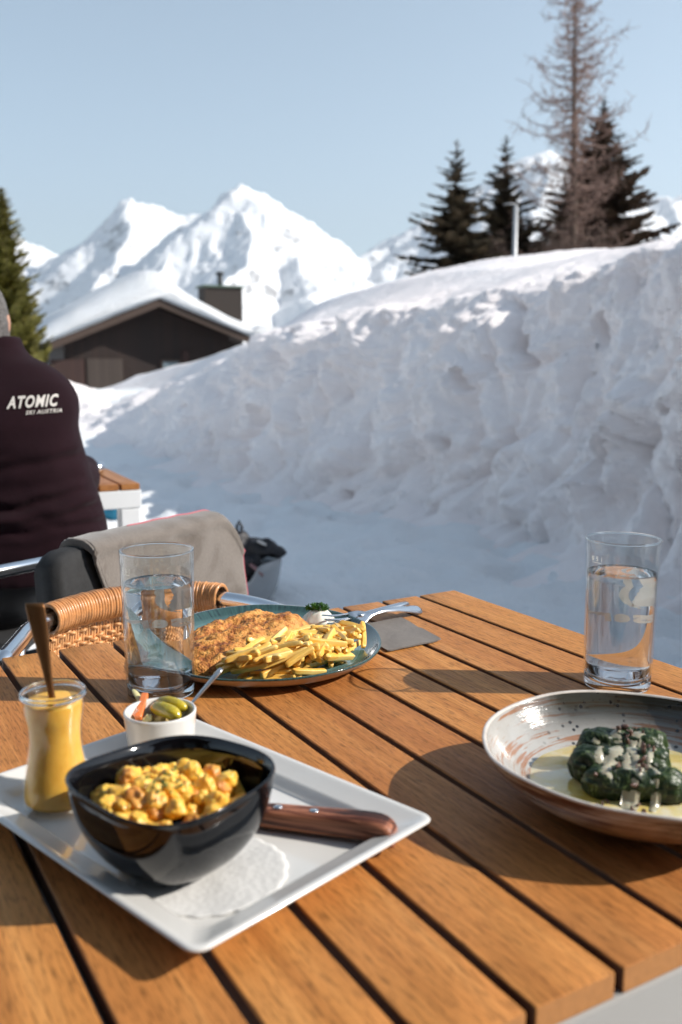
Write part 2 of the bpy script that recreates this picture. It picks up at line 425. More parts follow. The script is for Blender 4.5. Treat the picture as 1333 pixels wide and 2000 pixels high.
g = [(w0, 0), (w1, 0), (w1, roofz(w1) - .15), (0, zr - .2), (w0, roofz(w0) - .15)]
mb.loft([[Vector((x, OH, z)) for x, z in g], [Vector((x, DEP - .6, z)) for x, z in g]])
mb.build('wall', M['dark_boards'], ch, False)
mb = MB()
def slab(t0, t1, y0, y1, e=0):
    pts = [(xl, zl), (0, zr), (xr, zr_)]
    a = [Vector((x, 0, z + t0)) for x, z in pts] + [Vector((x, 0, z + t1)) for x, z in reversed(pts)]
    return [[Vector((p.x, y, p.z)) for p in a] for y in (y0, y1)]
mb.loft(slab(-.14, 0, .04, DEP)); rf = mb.build('roof', M['dark_boards'], ch, False)
mb = MB()
for (xa, za), (xb, zb) in (((xl, zl), (0, zr)), ((0, zr), (xr, zr_))):
    mb.loft([[Vector((xa, y, za + dz)) for y, dz in ((-.03, -.26), (.03, -.26), (.03, .05), (-.03, .05))], [Vector((xb, y, zb + dz)) for y, dz in ((-.03, -.26), (.03, -.26), (.03, .05), (-.03, .05))]])
mb.build('fascia_board', M['fascia'], rf, False)
# roof snow
mb = MB(); rings = []
prof = [(xl - .25, zl), (xl - .30, zl + .30), (xl + .1, zl + .62), (xl*.75, lerp(zl, zr, .25) + .80), (xl*.4, lerp(zl, zr, .6) + .98), (-.35, zr + 1.02), (.1, zr + .98), (xr*.25, lerp(zr, zr_, .25) + .80), (xr*.5, lerp(zr, zr_, .5) + .62), (xr*.8, lerp(zr, zr_, .8) + .5), (xr + .3, zr_ + .42), (xr + 1.9, zr_ + .20), (xr + 1.95, zr_ + .0), (xr, zr_ + .01), (xr*.5, lerp(zr, zr_, .5) + .01), (0, zr + .01), (xl*.5, lerp(zl, zr, .5) + .01), (xl, zl + .01)]
pp = []
for i, p in enumerate(prof):
    q = prof[(i + 1) % len(prof)]
    for k in range(4): pp.append((lerp(p[0], q[0], k/4), lerp(p[1], q[1], k/4)))
for k in range(26):
    y = -.10 + (DEP + .2)*k/25; e = min(1, (y + .10)/1.4 + .0); e = math.sqrt(max(0, 1 - (1 - e)**2))
    rg = []
    for x, z in pp:
        zb = roofz(min(max(x, xl), xr)) + .01; hh = max(0, z - zb)
        rg.append(Vector((x, y - .05*noise.noise((x*2, z*3, 0)), zb + hh*(.30 + .70*e) + (.05*noise.noise((x*.9, y*.9, 3)) if hh > .1 else 0) if x <= xr + .1 else z)))
    rings.append(rg)
mb.loft(rings); mb.build('snow_cover', M['roof_snow'], rf)
# chimney
cx, cz = loc2(440, 590, 0)
mb = MB(); mb.box((cx + .8, 3.2, cz - .75), (1.45, .9, 2.9)); cm = mb.build('chimney', M['chim'], ch, False)
mb = MB(); mb.box((cx + .8, 3.2, cz + .75), (1.62, 1.05, .07)); mb.build('chimney_cap', M['copper'], cm, False)
mb = MB(); mb.tube([(cx + .8, 3.2, cz + .75), (cx + .8, 3.2, cz + 1.2)], .09, 10); mb.tube([(cx + .8, 3.2, cz + 1.2), (cx + .8, 3.2, cz + 1.3)], .16, 10); mb.build('flue_pipe', M['metal_dark'], cm)
# front features
def gbox(x0, y0, x1, y1, dep, name, mat, par):
    a, za = loc2(x0, y0, 0); b, zb = loc2(x1, y1, 0)
    m_ = MB(); m_.box(((a + b)/2, OH - dep/2, (za + zb)/2), (b - a, dep, abs(za - zb))); return m_.build(name, mat, par, False)
gbox(178, 700, 252, 768, .05, 'shutter', M['shutter'], ch)
gbox(104, 702, 176, 775, .07, 'cladding_panel', M['red_boards'], ch)
gbox(256, 745, 318, 775, .06, 'cladding_panel', M['red_boards'], ch)
wf = gbox(326, 702, 366, 748, .08, 'window', M['fascia'], ch); gbox(330, 707, 362, 744, .10, 'pane', M['pane'], wf)
gbox(368, 685, 384, 740, .06, 'window_trim', M['red_boards'], ch)

# ------------------------------------------------------------------ trees
def m_leaf(name, a, b, c3, sc_=3):
    t = NT(name); c = t.coord(); f = t.noise(c, sc_, 6, .7); gi = t.n('NewGeometry').outputs['Random Per Island']
    cc = t.mix(.5, t.ramp(f, [(.3, a), (.55, b), (.75, c3)]), t.ramp(gi, [(0, a), (.5, b), (1, c3)]))
    t.set(col=cc, rough=.65, spec=.25); return t.m
M['spruce'] = m_leaf('spruce_needles', (.026, .024, .014), (.062, .048, .028), (.15, .10, .058))
M['spruce_brown'] = m_leaf('brownish_needles', (.030, .024, .015), (.075, .048, .030), (.15, .092, .062))
M['arve'] = m_leaf('bright_needles', (.07, .07, .014), (.17, .155, .032), (.34, .29, .08), 6)
M['bark'] = plain('bark', (.085, .058, .042), .9, 0, .35, 12)
M['larch_twig'] = plain('larch_twig', (.20, .125, .10), .85, 0, .35, 5)
M['shrub_twig'] = plain('shrub_twig', (.13, .085, .065), .85, 0, .4, 5)
def spray(mb, p, d, up, L, wd_, rnd, n):
    """needle-covered twigs along a branch as many short blades"""
    side = d.cross(up).normalized()
    for i in range(n):
        t = i/n; q = p + d*(L*t); w = wd_*(1 - t*.75)*rnd.uniform(.5, 1.1)
        for s in (-1, 1):
            e = q + (side*s*w + d*w*rnd.uniform(.2, .7) - up*w*rnd.uniform(.0, .45))
            m_ = (q + e)*.5 + up*w*.06; tt = rnd.uniform(.20, .42)*w + .014
            nn = Vector((rnd.uniform(-1, 1), rnd.uniform(-1, 1), rnd.uniform(-.3, 1))).normalized()*tt*.6
            mb.add([q - nn, q + nn, m_ + d*tt + nn*.5, e, m_ - d*tt - nn*.5], [(0, 1, 2, 3, 4)])
def conifer(loc, H, Rb, seed, label, mat, nb=90, name='spruce_tree', lean=0, bare=0.0, low=.05, dens=1.0, droop=.25, gap=.0, group=None, power=.85):
    rnd = random.Random(seed); t = empty(name, loc); tag(t, label, 'tree', group)
    mb = MB(); tops = [Vector((lean*z*z/H + .04*noise.noise((z, seed, 0)), 0, z)) for z in [H*i/14 for i in range(15)]]
    mb.tube(tops, [max(.012, H*.016*(1 - i/14.5)) for i in range(15)], 8); mb.build('trunk', M['bark'], t)
    mb = MB(); bb_ = MB(); up = Vector((0, 0, 1))
    for k in range(nb):
        f = (k + rnd.random()*.7)/nb; z = H*(low + (1 - low)*f**.92); fr = 1 - z/H
        if rnd.random() < gap: continue
        L = Rb*(fr**power)*rnd.uniform(.62, 1.15) + .06
        a = k*2.399 + rnd.uniform(-.4, .4); r0 = tops[min(14, int(z/H*14))]
        p = Vector((r0.x, r0.y, z)); el = -droop*1.3*fr + rnd.uniform(-.1, .12) + .12
        d = Vector((math.cos(a)*math.cos(el), math.sin(a)*math.cos(el), math.sin(el))).normalized()
        c0 = p; segs = 4; pts = [p]
        for s in range(segs):
            dd = (d + up*(.10*s - .05)).normalized(); spray(mb, c0, dd, up, L/segs, L*.34*(1 - .16*s)*(.8 + .5*(1 - s/segs)), rnd, max(3, int(6*dens*L/segs/.16)))
            c0 = c0 + dd*(L/segs); pts.append(c0)
        bb_.tube(pts, [max(.008, .02*L*(1 - .22*i)) for i in range(5)], 4, False)
    # top leader
    spray(mb, Vector((tops[-1].x, 0, H*.94)), up, Vector((1, 0, 0)), H*.07, H*.018, rnd, 8)
    mb.build('crown', mat, t, False, fix=False); bb_.build('branches', M['bark'], t)
    return t
def on_ground(P): return Vector((P.x, P.y, ground_z(P.x, P.y) - .1))
def tree_at(pxx, top, Yd, **k):
    T = D(pxx, top, Yd); G = on_ground(T); return conifer(G, T.z - G.z, **k)
tree_at(893, 275, 25, Rb=3.1, seed=3, label='dark spruce leftmost of the trees behind the snow bank, its low limb reaching out left', mat=M['spruce'], nb=210, gap=.26, dens=.8, power=.95, group='spruces behind the snow bank')
tree_at(990, 265, 27, Rb=3.3, seed=5, label='dark spruce directly behind the lamp post, between a sparse spruce and the tall bare larch', mat=M['spruce'], nb=230, gap=.20, dens=.8, power=.95, group='spruces behind the snow bank')
tree_at(1180, 190, 29, Rb=5.4, seed=8, label='largest brownish spruce, right beside the bare larch trunk', mat=M['spruce_brown'], nb=300, gap=.05, dens=.85, power=.95, group='spruces behind the snow bank')
tree_at(1105, 330, 26.5, Rb=2.4, seed=14, label='short spruce hidden around the foot of the bare larch', mat=M['spruce'], nb=130, gap=.05, dens=.8, power=.9, group='spruces behind the snow bank')
tree_at(2, 368, 15.5, Rb=.84, seed=21, name='pine_tree', label='sunlit yellow green conifer left of the chalet', mat=M['arve'], nb=300, dens=1.4, droop=-.35, low=.02, power=.72)
# low limb of the left spruce
def larch():
    T = D(1143, -60, 26); B_ = D(1108, 560, 26); G = on_ground(B_); H = T.z - G.z
    t = empty('larch_tree', G); tag(t, 'tall bare larch with reddish twigs, higher than the spruces beside it', 'tree')
    rnd = random.Random(4); lx = T.x - G.x
    ax = lambda f: Vector((lx*f + .10*math.sin(f*5) - .1*f, 0, H*f))
    mb = MB(); mb.tube([ax(i/20) for i in range(21)], [max(.02, .15*(1 - i/21.5)) for i in range(21)], 10); mb.build('trunk', M['bark'], t)
    mb = MB()
    for k in range(190):
        f = .30 + .69*(k/190)**.95; p = ax(f); a = k*2.4 + rnd.uniform(-.5, .5); L = (2.9*(1 - f)**.55 + .15)*rnd.uniform(.3, 1.15)
        if f < .5: L *= .75 
        el = rnd.uniform(-.35, .15); d = Vector((math.cos(a), math.sin(a), el)).normalized(); pts = [p]; q = p
        for s in range(5):
            d = (d + Vector((rnd.uniform(-.18, .18), rnd.uniform(-.18, .18), .16*s*.6 + rnd.uniform(-.1, .1)))).normalized(); q = q + d*L/5; pts.append(q)
        mb.tube(pts, [max(.005, .017*(1 - .17*i)*(.5 + .5*L)) for i in range(6)], 4, False)
        for s in range(int(9 + L*14)):
            i = rnd.randrange(1, 6); p2 = pts[i - 1].lerp(pts[i], rnd.random()); e = p2 + Vector((rnd.uniform(-1, 1), rnd.uniform(-1, 1), rnd.uniform(-.9, .9))).normalized()*rnd.uniform(.08, .34)*(.5 + .4*L)
            mm = p2.lerp(e, .5) + Vector((0, 0, rnd.uniform(-.03, .03))); mb.tube([p2, mm, e], [.0085, .007, .004], 3, False)
    mb.build('branches', M['larch_twig'], t, False, fix=False)
larch()
def shrub(pxx, Yd, top, wdt, seed, label):
    rnd = random.Random(seed); T = D(pxx, top, Yd); G = on_ground(T); H = T.z - G.z
    t = empty('bare_shrub', G); tag(t, label, 'shrub', 'bare shrubs under the trees'); mb = MB()
    for k in range(130):
        a = rnd.uniform(0, 2*PI); r = wdt*math.sqrt(rnd.random()); q = Vector((rnd.uniform(-.2, .2)*wdt, rnd.uniform(-.2, .2), 0)); e = Vector((r*math.cos(a), r*math.sin(a)*.6, H*rnd.uniform(.8, 1.05)*(1 - .35*(r/wdt)**2)))
        pts = [q.lerp(e, i/5) + Vector((rnd.uniform(-.06, .06), rnd.uniform(-.06, .06), 0)) for i in range(6)]
        mb.tube(pts, [.016, .014, .012, .009, .006, .003], 3, False)
        for s in range(16):
            p2 = pts[3].lerp(pts[5], rnd.random()*1.0) if rnd.random() < .7 else pts[rnd.randrange(2, 5)]; f2 = p2 + Vector((rnd.uniform(-1, 1), rnd.uniform(-1, 1), rnd.uniform(-.3, 1))).normalized()*rnd.uniform(.12, .4)
            mb.tube([p2, p2.lerp(f2, .5), f2], [.006, .005, .0025], 3, False)
    mb.build('twigs', M['shrub_twig'], t, False, fix=False)
shrub(1090, 24.2, 430, .95, 1, 'brown leafless shrub at the foot of the larch')
shrub(1180, 24.0, 428, .95, 2, 'brown leafless shrub below the largest brownish spruce')
shrub(985, 24.6, 455, .75, 3, 'brown leafless shrub behind the foot of the lamp post')
# lamp post
P = D(1008, 402, 23.5); G = on_ground(P); t = empty('lamp_post', G); tag(t, 'slender grey lamp post rising behind the snow bank', 'lamp post')
M['galv'] = plain('galvanised_steel', (.42, .43, .44), .5, .5, .08, 4)
mb = MB(); hh = P.z - G.z; mb.tube([(0, 0, 0), (0, 0, hh*.5), (0, 0, hh)], [.07, .062, .055], 12); mb.build('pole', M['galv'], t)
mb = MB(); mb.tube([(-.02, 0, hh - .04), (.0, 0, hh + .03), (-.14, 0, hh + .05), (-.30, 0, hh + .03)], [.03, .035, .045, .03], 10, flat=.4); mb.build('lamp_head', M['galv'], t)

# ------------------------------------------------------------------ unseen restaurant front, added behind the camera to shade the terrace and darken the bowl's reflections
rw = empty('unseen_restaurant_front', (0, -1.75, 0)); tag(rw, 'unseen timber restaurant front, added behind the viewer for shade, mirrored in the black bowl', 'building')
mb = MB(); mb.box((-1.0, -.15, 1.65), (9, .3, 3.5)); mb.build('wall', M['dark_boards'], rw, False)
mb = MB(); mb.box((-1.0, .15, 3.45), (9.6, 1.2, .14)); r_w = mb.build('roof', M['dark_boards'], rw, False)
mb = MB(); mb.box((-1.0, .12, 3.72), (9.6, 1.3, .38)); bevel(mb.build('snow_cover', M['roof_snow'], r_w, False), .12, 3)
for x in (-4.2, -1.4, 1.4):
    mb = MB(); mb.box((x, .02, 1.65), (1.5, .06, 1.5)); wf_ = mb.build('window', M['fascia'], rw, False)
    mb = MB(); mb.box((x, .035, 1.65), (1.34, .05, 1.34)); mb.build('pane', M['pane'], wf_, False)

# ------------------------------------------------------------------ mountain air
t = NT('haze'); t.N.remove(t.b); v_ = t.n('ShaderNodeVolumePrincipled'[10:]) if False else t.N.new('ShaderNodeVolumePrincipled')
v_.inputs['Color'].default_value = (.80, .88, .96, 1); v_.inputs['Density'].default_value = 8.0e-5; v_.inputs['Anisotropy'].default_value = .3
t.l(v_.outputs[0], t.out.inputs['Volume'])
mb = MB(); mb.box((0, 0, 900), (26000, 26000, 2120)); hz_o = mb.build('haze', t.m, sm=False); tag(hz_o, kind='stuff')
# ------------------------------------------------------------------ furniture materials
TEAK = ((.385, .140, .036), (.52, .212, .058), (.64, .295, .092))
M['teak'] = m_wood('oiled_hardwood', TEAK, .06759, rough=.46)
M['teak2'] = m_wood('oiled_hardwood_far', ((.30, .12, .04), (.42, .18, .06), (.52, .24, .09)), .062, rough=.4)
M['frame'] = plain('powder_coated_frame', (.34, .33, .315), .35, 0, .03, 3)
M['white_frame'] = plain('white_frame', (.72, .73, .74), .35, 0, .03, 3)
M['alu'] = plain('polished_aluminium', (.72, .74, .77), .16, 1, .03, 8)
M['black_textile'] = plain('black_textile', (.018, .018, .019), .85, 0, .3, 60, .0008)

YAW = 2.0969; PIT = .06759; V0 = -.7960; UN, UF = .3485, 1.1387; VR = -.8649
cy_, sy_ = math.cos(YAW), math.sin(YAW)
def UV(u, v, z=.75): return Vector((u*cy_ - v*sy_, u*sy_ + v*cy_, z))
def slats(mb, L, ys, z0, z1, ch=.0013, gap=.0078):
    for y0, y1 in ys:
        pr = [(y0, z0), (y1, z0), (y1, z1 - ch), (y1 - ch*.35, z1 - ch*.35), (y1 - ch, z1), (y0 + ch, z1), (y0 + ch*.35, z1 - ch*.35), (y0, z1 - ch)]
        def sh(x, e): return [Vector((x, y + (e if y < (y0 + y1)/2 else -e), min(z, z1 - e))) for y, z in pr]
        mb.loft([sh(0, ch*.9), sh(ch*.3, ch*.3), sh(ch, 0)] + [sh(L*k/10, 0) for k in range(1, 10)] + [sh(L - ch, 0), sh(L - ch*.3, ch*.3), sh(L, ch*.9)])
t = empty('dining_table', UV(UN, V0, 0), YAW); tag(t, 'large slatted hardwood table filling the foreground, laid with the meal', 'table')
mb = MB(); g2 = .0033
ys = [(VR - V0, -g2)] + [(k*PIT + g2, (k + 1)*PIT - g2) for k in range(11)]
LT_ = UF - UN
slats(mb, LT_, ys, .7335, .75)
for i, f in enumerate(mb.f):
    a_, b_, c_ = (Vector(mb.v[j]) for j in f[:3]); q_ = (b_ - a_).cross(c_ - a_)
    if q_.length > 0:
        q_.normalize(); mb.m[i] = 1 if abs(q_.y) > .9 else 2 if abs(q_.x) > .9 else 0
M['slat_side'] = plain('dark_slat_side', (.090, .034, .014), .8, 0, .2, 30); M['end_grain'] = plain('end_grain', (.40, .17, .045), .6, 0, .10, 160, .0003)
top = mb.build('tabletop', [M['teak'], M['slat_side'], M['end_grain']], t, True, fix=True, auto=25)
YE = 11*PIT - g2; Y0_ = VR - V0
mb = MB(); fz = .7115
mb.box((-.002 + .02, (YE + Y0_)/2, fz), (.04, YE - Y0_ + .006, .043)); mb.box((LT_ - .021, (YE + Y0_)/2, fz), (.04, YE - Y0_ - .004, .043))
mb.box((LT_/2, Y0_ + .02, fz), (LT_ - .08, .04, .043)); mb.box((LT_/2, YE - .02, fz), (LT_ - .08, .04, .043)); mb.box((LT_/2, 10*PIT - .004, fz), (LT_ - .08, .022, .042))
bevel(mb.build('frame', M['frame'], t, False), .002)
for x in (.022, LT_ - .022):
    for y in (Y0_ + .022, YE - .022):
        mb = MB(); mb.box((x, y, .345), (.044, .044, .69)); bevel(mb.build('leg', M['frame'], t, False), .003)

# far table
A2 = W(276, 944, .75); B2 = W(205, 912.5, .75); d2 = (B2 - A2).normalized(); RZ2 = math.atan2(d2.y, d2.x)
t = empty('far_table', (A2.x, A2.y, 0), RZ2); tag(t, 'smaller slatted table with a white frame beside the seated person', 'table')
mb = MB(); slats(mb, .8, [(k*.062 + .004, (k + 1)*.062 - .004) for k in range(-1, 12)][1:], .733, .75); mb.build('tabletop', M['teak2'], t, True, auto=25)
mb = MB(); mb.box((.02, .372, .705), (.04, .744, .053)); mb.box((.78, .372, .705), (.04, .744, .053)); mb.box((.4, .023, .705), (.72, .04, .053)); mb.box((.4, .72, .705), (.72, .04, .053)); bevel(mb.build('frame', M['white_frame'], t, False), .003)
for x in (.03, .77):
    for y in (.033, .71):
        mb = MB(); mb.box((x, y, .339), (.056, .056, .678)); bevel(mb.build('leg', M['white_frame'], t, False), .003)
M['chrome'] = plain('chrome', (.75, .76, .78), .08, 1, .02, 5)
pb = W(188, 926, .75)
mb = MB(); mb.lathe([(.012, 0), (.022, .004), (.026, .016), (.0265, .020), (.025, .028), (.018, .037), (.008, .041), (.002, .042)], 28)
o = mb.build('ashtray', M['chrome'], loc=pb); tag(o, 'small round polished metal ashtray near the corner of the far table', 'ashtray')

# ------------------------------------------------------------------ rattan chair pushed up to the table
M['rattan'] = plain('rattan_cane', (.52, .235, .085), .38, 0, .28, 90, .0004, coat=.25)
M['rattan2'] = plain('rattan_weave', (.60, .31, .13), .42, 0, .3, 60, .0004, coat=.2)
uvp = [(1.165, -.196), (1.188, -.207), (1.235, -.229), (1.28, -.250), (1.315, -.278), (1.342, -.312), (1.362, -.350), (1.374, -.390), (1.377, -.432), (1.370, -.472), (1.354, -.508), (1.333, -.536), (1.303, -.556), (1.265, -.575), (1.225, -.588), (1.165, -.600)]
def cat(pts, n):
    out = []
    for i in range(len(pts) - 1):
        p0, p1, p2, p3 = pts[max(0, i - 1)], pts[i], pts[i + 1], pts[min(len(pts) - 1, i + 2)]
        for k in range(n):
            t_ = k/n; out.append(.5*((2*p1) + (p2 - p0)*t_ + (2*p0 - 5*p1 + 4*p2 - p3)*t_*t_ + (3*p1 - p0 - 3*p2 + p3)*t_**3))
    return out + [pts[-1]]
ZH = .738
hoop = cat([UV(u, v, ZH) for u, v in uvp], 6)
cc = UV(1.19, -.40, 0)
ch = empty('rattan_chair', cc); tag(ch, 'rattan and aluminium tube armchair at the far side of the foreground table', 'chair')
def rel(P, o): return Vector(P) - Vector(o.location)
a0 = UV(1.160, -.193, 0); a1 = UV(1.160, -.603, 0)
leg_l = [a0 + Vector((0, 0, z)) for z in (0, .25, .5, .64)] + [a0 + Vector((0, 0, .70)), UV(1.165, -.195, .725)]
leg_r = [a1 + Vector((0, 0, z)) for z in (0, .25, .5, .64)] + [a1 + Vector((0, 0, .70)), UV(1.165, -.601, .725)]
pts = [rel(p, ch) for p in leg_l + hoop[1:-1] + leg_r[::-1]]
mb = MB(); mb.tube(pts, .0118, 14); mb.build('tube_frame', M['alu'], ch)
for v in (-.24, -.56):
    mb = MB(); mb.tube([rel(UV(1.47, v + (.02 if v > -.4 else -.02), 0), ch), rel(UV(1.40, v, .42), ch), rel(UV(1.30 if v > -.4 else 1.32, v, .72), ch)], .011, 10); mb.build('leg', M['alu'], ch)
# rattan wrap over the middle of the hoop
i0 = min(range(len(hoop)), key=lambda i: abs(px(hoop[i])[0] - 97) + (0 if i < 60 else 999)); i1 = min(range(len(hoop)), key=lambda i: abs(px(hoop[i])[0] - 433) + (0 if i > 40 else 999))
arc = hoop[i0:i1 + 1]; LL = [0]
for a, b in zip(arc, arc[1:]): LL.append(LL[-1] + (b - a).length)
def arc_at(s):
    s = max(0, min(LL[-1], s))
    for i in range(len(arc) - 1):
        if s <= LL[i + 1]: return arc[i].lerp(arc[i + 1], (s - LL[i])/(LL[i + 1] - LL[i] + 1e-9))
    return arc[-1]
def arc_t(s): return (arc_at(s + .004) - arc_at(s - .004)).normalized()
mb = MB(); nr = int(LL[-1]/.0052)
for k in range(nr):
    s = (k + .5)*LL[-1]/nr; c = arc_at(s); tn = arc_t(s); b = tn.cross(Vector((0, 0, 1))).normalized(); u_ = b.cross(tn)
    tn = (tn + b*.10).normalized(); rr = .0178 + random.uniform(-.0005, .0005); ring = []
    n1, n2 = 22, 6
    vs = []
    for i in range(n1):
        a = 2*PI*i/n1; d = b*math.cos(a) + u_*math.sin(a)*1.18
        for j in range(n2):
            q = 2*PI*j/n2; vs.append(rel(c + d*(rr + .0030*math.cos(q)) + tn*.0029*math.sin(q), ch))
    mb.add(vs, [(i*n2 + j, ((i + 1) % n1)*n2 + j, ((i + 1) % n1)*n2 + (j + 1) % n2, i*n2 + (j + 1) % n2) for i in range(n1) for j in range(n2)])
mb.build('rattan_wrap', M['rattan'], ch, fix=False)
# woven back below the hoop: stakes and strands
def back_pt(s, z, off=0):
    c = arc_at(s); b = arc_t(s).cross(Vector((0, 0, 1))).normalized(); k = (ZH - z)*.10
    return Vector((c.x, c.y, 0)) - b*k + b*off + Vector((0, 0, z))
mb = MB(); ns = 30
for k in range(ns):
    s = (k + .5)*LL[-1]/ns
    for dd in (-.0028, .0028):
        mb.tube([rel(back_pt(s + dd + .0015*math.sin(z*90), z), ch) for z in [.45 + i*(ZH - .46)/7 for i in range(8)]], .0021, 5, False)
z = ZH - .030; row = 0
while z > .46:
    pts = []; n = ns*4
    for i in range(n + 1):
        s = i/n*LL[-1]; ph = s/LL[-1]*ns*PI + row*PI
        pts.append(rel(back_pt(s, z + .0016*math.sin(i*.37 + row*2) + (.006*math.sin(s*14 + row) if row < 2 else 0), .0042*math.cos(ph)), ch))
    mb.tube(pts, .0027, 5, False); row += 1; z -= (.0062 if row > 2 else .0078)
mb.build('woven_back', M['rattan2'], ch, fix=False)
mb = MB(); sc0 = UV(1.26, -.40, 0)
mb.loft([[rel(UV(1.27 + .155*abs(math.cos(a))**.6*(1 if math.cos(a) > 0 else -1), -.40 + .175*abs(math.sin(a))**.6*(1 if math.sin(a) > 0 else -1), zz), ch) for a in [2*PI*i/40 for i in range(40)]] for zz in (.43, .45)])
mb.build('seat', M['rattan2'], ch)

# ------------------------------------------------------------------ upholstered chair behind it, with a grey blanket over the backrest
def m_felt():
    t = NT('grey_fleece'); c = t.coord(); n = t.noise(c, 9, 5, .6, .6); f = t.noise(c, 260, 3, .7)
    cc = t.mix(t.ramp(n, [(.40, 0.0), (.52, 1.0)]), (.125, .104, .089), (.180, .156, .137)); cc = t.mix(.35, cc, t.ramp(f, [(.3, .55), (.7, 1.2)]), 'MULTIPLY')
    t.set(col=cc, rough=.95, spec=.15, sheen=.4); t.bump(f, .0012, .8); return t.m
M['fleece'] = m_felt(); M['pink'] = plain('pink_piping', (.50, .10, .13), .7)
PA = W(94, 1076, .79); PB = W(447, 999, .79); ax_ = (PB - PA); LP = ax_.length; ax_.normalize(); nn = Vector((ax_.y, -ax_.x, 0))   # nn points to the camera side
ch2 = empty('upholstered_chair', ((PA + PB)/2).to_2d().to_3d()); tag(ch2, 'black upholstered chair under a grey fleece blanket, between the rattan chair and the seated person', 'chair')
def pan(s, z, off): 
    bow = .008*math.sin(PI*s)
    return PA.to_2d().to_3d() + ax_*(s*LP) + nn*(off - bow + (z - .79)*-.06) + Vector((0, 0, z))
def topz(s): 
    e = .79 - .055*max(0, (s - .86)/.14)**2.6*1.3 - .02*max(0, (.08 - s)/.08)**2
    return e
mb = MB(); rings = []
for i in range(31):
    s = .0 + 1.0*i/30; tz = topz(s) - .006; r = [(.012, .40), (.018, tz - .02), (.012, tz - .004), (0, tz), (-.022, tz), (-.034, tz - .004), (-.040, tz - .02), (-.034, .40)]
    rings.append([rel(pan(s, z, o_), ch2) for o_, z in r])
mb.loft(rings); mb.build('backrest', M['black_textile'], ch2)
mb = MB()
sc_ = pan(.5, .42, -.26)
mb.loft([[rel(sc_ + ax_*(.23*abs(math.cos(a))**.5*(1 if math.cos(a) > 0 else -1)) + nn*(.24*abs(math.sin(a))**.5*(1 if math.sin(a) > 0 else -1)) + Vector((0, 0, dz)), ch2) for a in [2*PI*i/36 for i in range(36)]] for dz in (-.03, 0, .025)]); mb.build('seat', M['black_textile'], ch2)
for a in (-.2, .2):
    for b in (-.2, .2):
        q = sc_ + ax_*a + nn*b; mb = MB(); mb.tube([rel(Vector((q.x, q.y, 0)), ch2), rel(Vector((q.x, q.y, .40)), ch2)], .012, 10); mb.build('leg', M['alu'], ch2)
mb = MB()
def blank(u, v):                      # u along the rest, v over the top from the front to the back
    z0 = .43; 
    s = u*.985 + .015
    front = v < .55
    tz = topz(min(1, s)) + .004
    if v < .47:
        f = v/.47; z = lerp(.44, tz - .02, f); o_ = .030 + .008*noise.noise((s*5, z*3, 1)) + .010*(1 - f)*math.sin(s*9)
        s2 = max(s, .15 + .27*(1 - f)) if s < .5 else s
    elif v < .6:
        f = (v - .47)/.13; a = f*PI; z = tz - .02 + .022*math.sin(a); o_ = .030*math.cos(a)*1.2 - .008 + (.008 if f < .5 else -.006); s2 = max(s, .15)
    else:
        f = (v - .6)/.4; z = lerp(tz - .02, .47, f); o_ = -.054 - .006*noise.noise((s*5, z*3, 4)); s2 = max(s, .15 + .1*f)
    return pan(s2, z + .002*noise.noise((s*14, v*14, 3)), o_ + .0035*noise.noise((s2*11, z*14, 5)))
mb.grid(blank, 90, 70)
bl = mb.build('fleece_blanket', M['fleece'], fix=True); so = bl.modifiers.new('th', 'SOLIDIFY'); so.thickness = .005; so.offset = 0
tag(bl, 'grey fleece blanket with a thin pink edge, hung over a chair backrest', 'blanket')
mb = MB(); mb.tube([blank(1, .08 + v*.44/24) + ax_*.003 for v in range(25)] , .0016, 6); mb.tube([blank(.42 + .58*v/24, .535) + Vector((0, 0, .003)) for v in range(25)], .0014, 6); o = mb.build('piping', M['pink']); o.parent = bl

# chair of the seated person: tube armrest
PY = 2.30
ch3 = empty('armchair', (-1.0, 2.25, 0)); tag(ch3, 'chair with bright tube armrests carrying the seated person', 'chair')
a = W(92, 1097, .73); b = W(0, 1116, .73); dd = (b - a)
mb = MB(); mb.tube([rel(p, ch3) for p in (Vector((a.x + .0, a.y + .05, .0)), Vector((a.x + .0, a.y + .05, .4)), Vector((a.x + .01, a.y + .04, .70)), a + Vector((0, .01, -.008)), a - dd*-.12, b, b + dd*.9, b + dd*2.2)], .0125, 12); mb.build('armrest', M['alu'], ch3)
mb = MB(); mb.tube([rel(Vector((-1.45, 1.9, 0)), ch3), rel(Vector((-1.42, 1.92, .5)), ch3), rel(b + dd*2.2, ch3)], .0125, 12); mb.build('leg', M['alu'], ch3)
mb = MB(); mb.box(rel((-.98, PY + .06, .43), ch3), (.46, .46, .035)); bevel(mb.build('seat', M['black_textile'], ch3, False), .012)
for x, y in ((-1.2, PY + .27), (-.78, PY + .27), (-.80, PY - .15), (-1.2, PY - .15)):
    mb = MB(); mb.tube([rel((x, y, 0), ch3), rel((x, y, .42), ch3)], .012, 10); mb.build('leg', M['alu'], ch3)

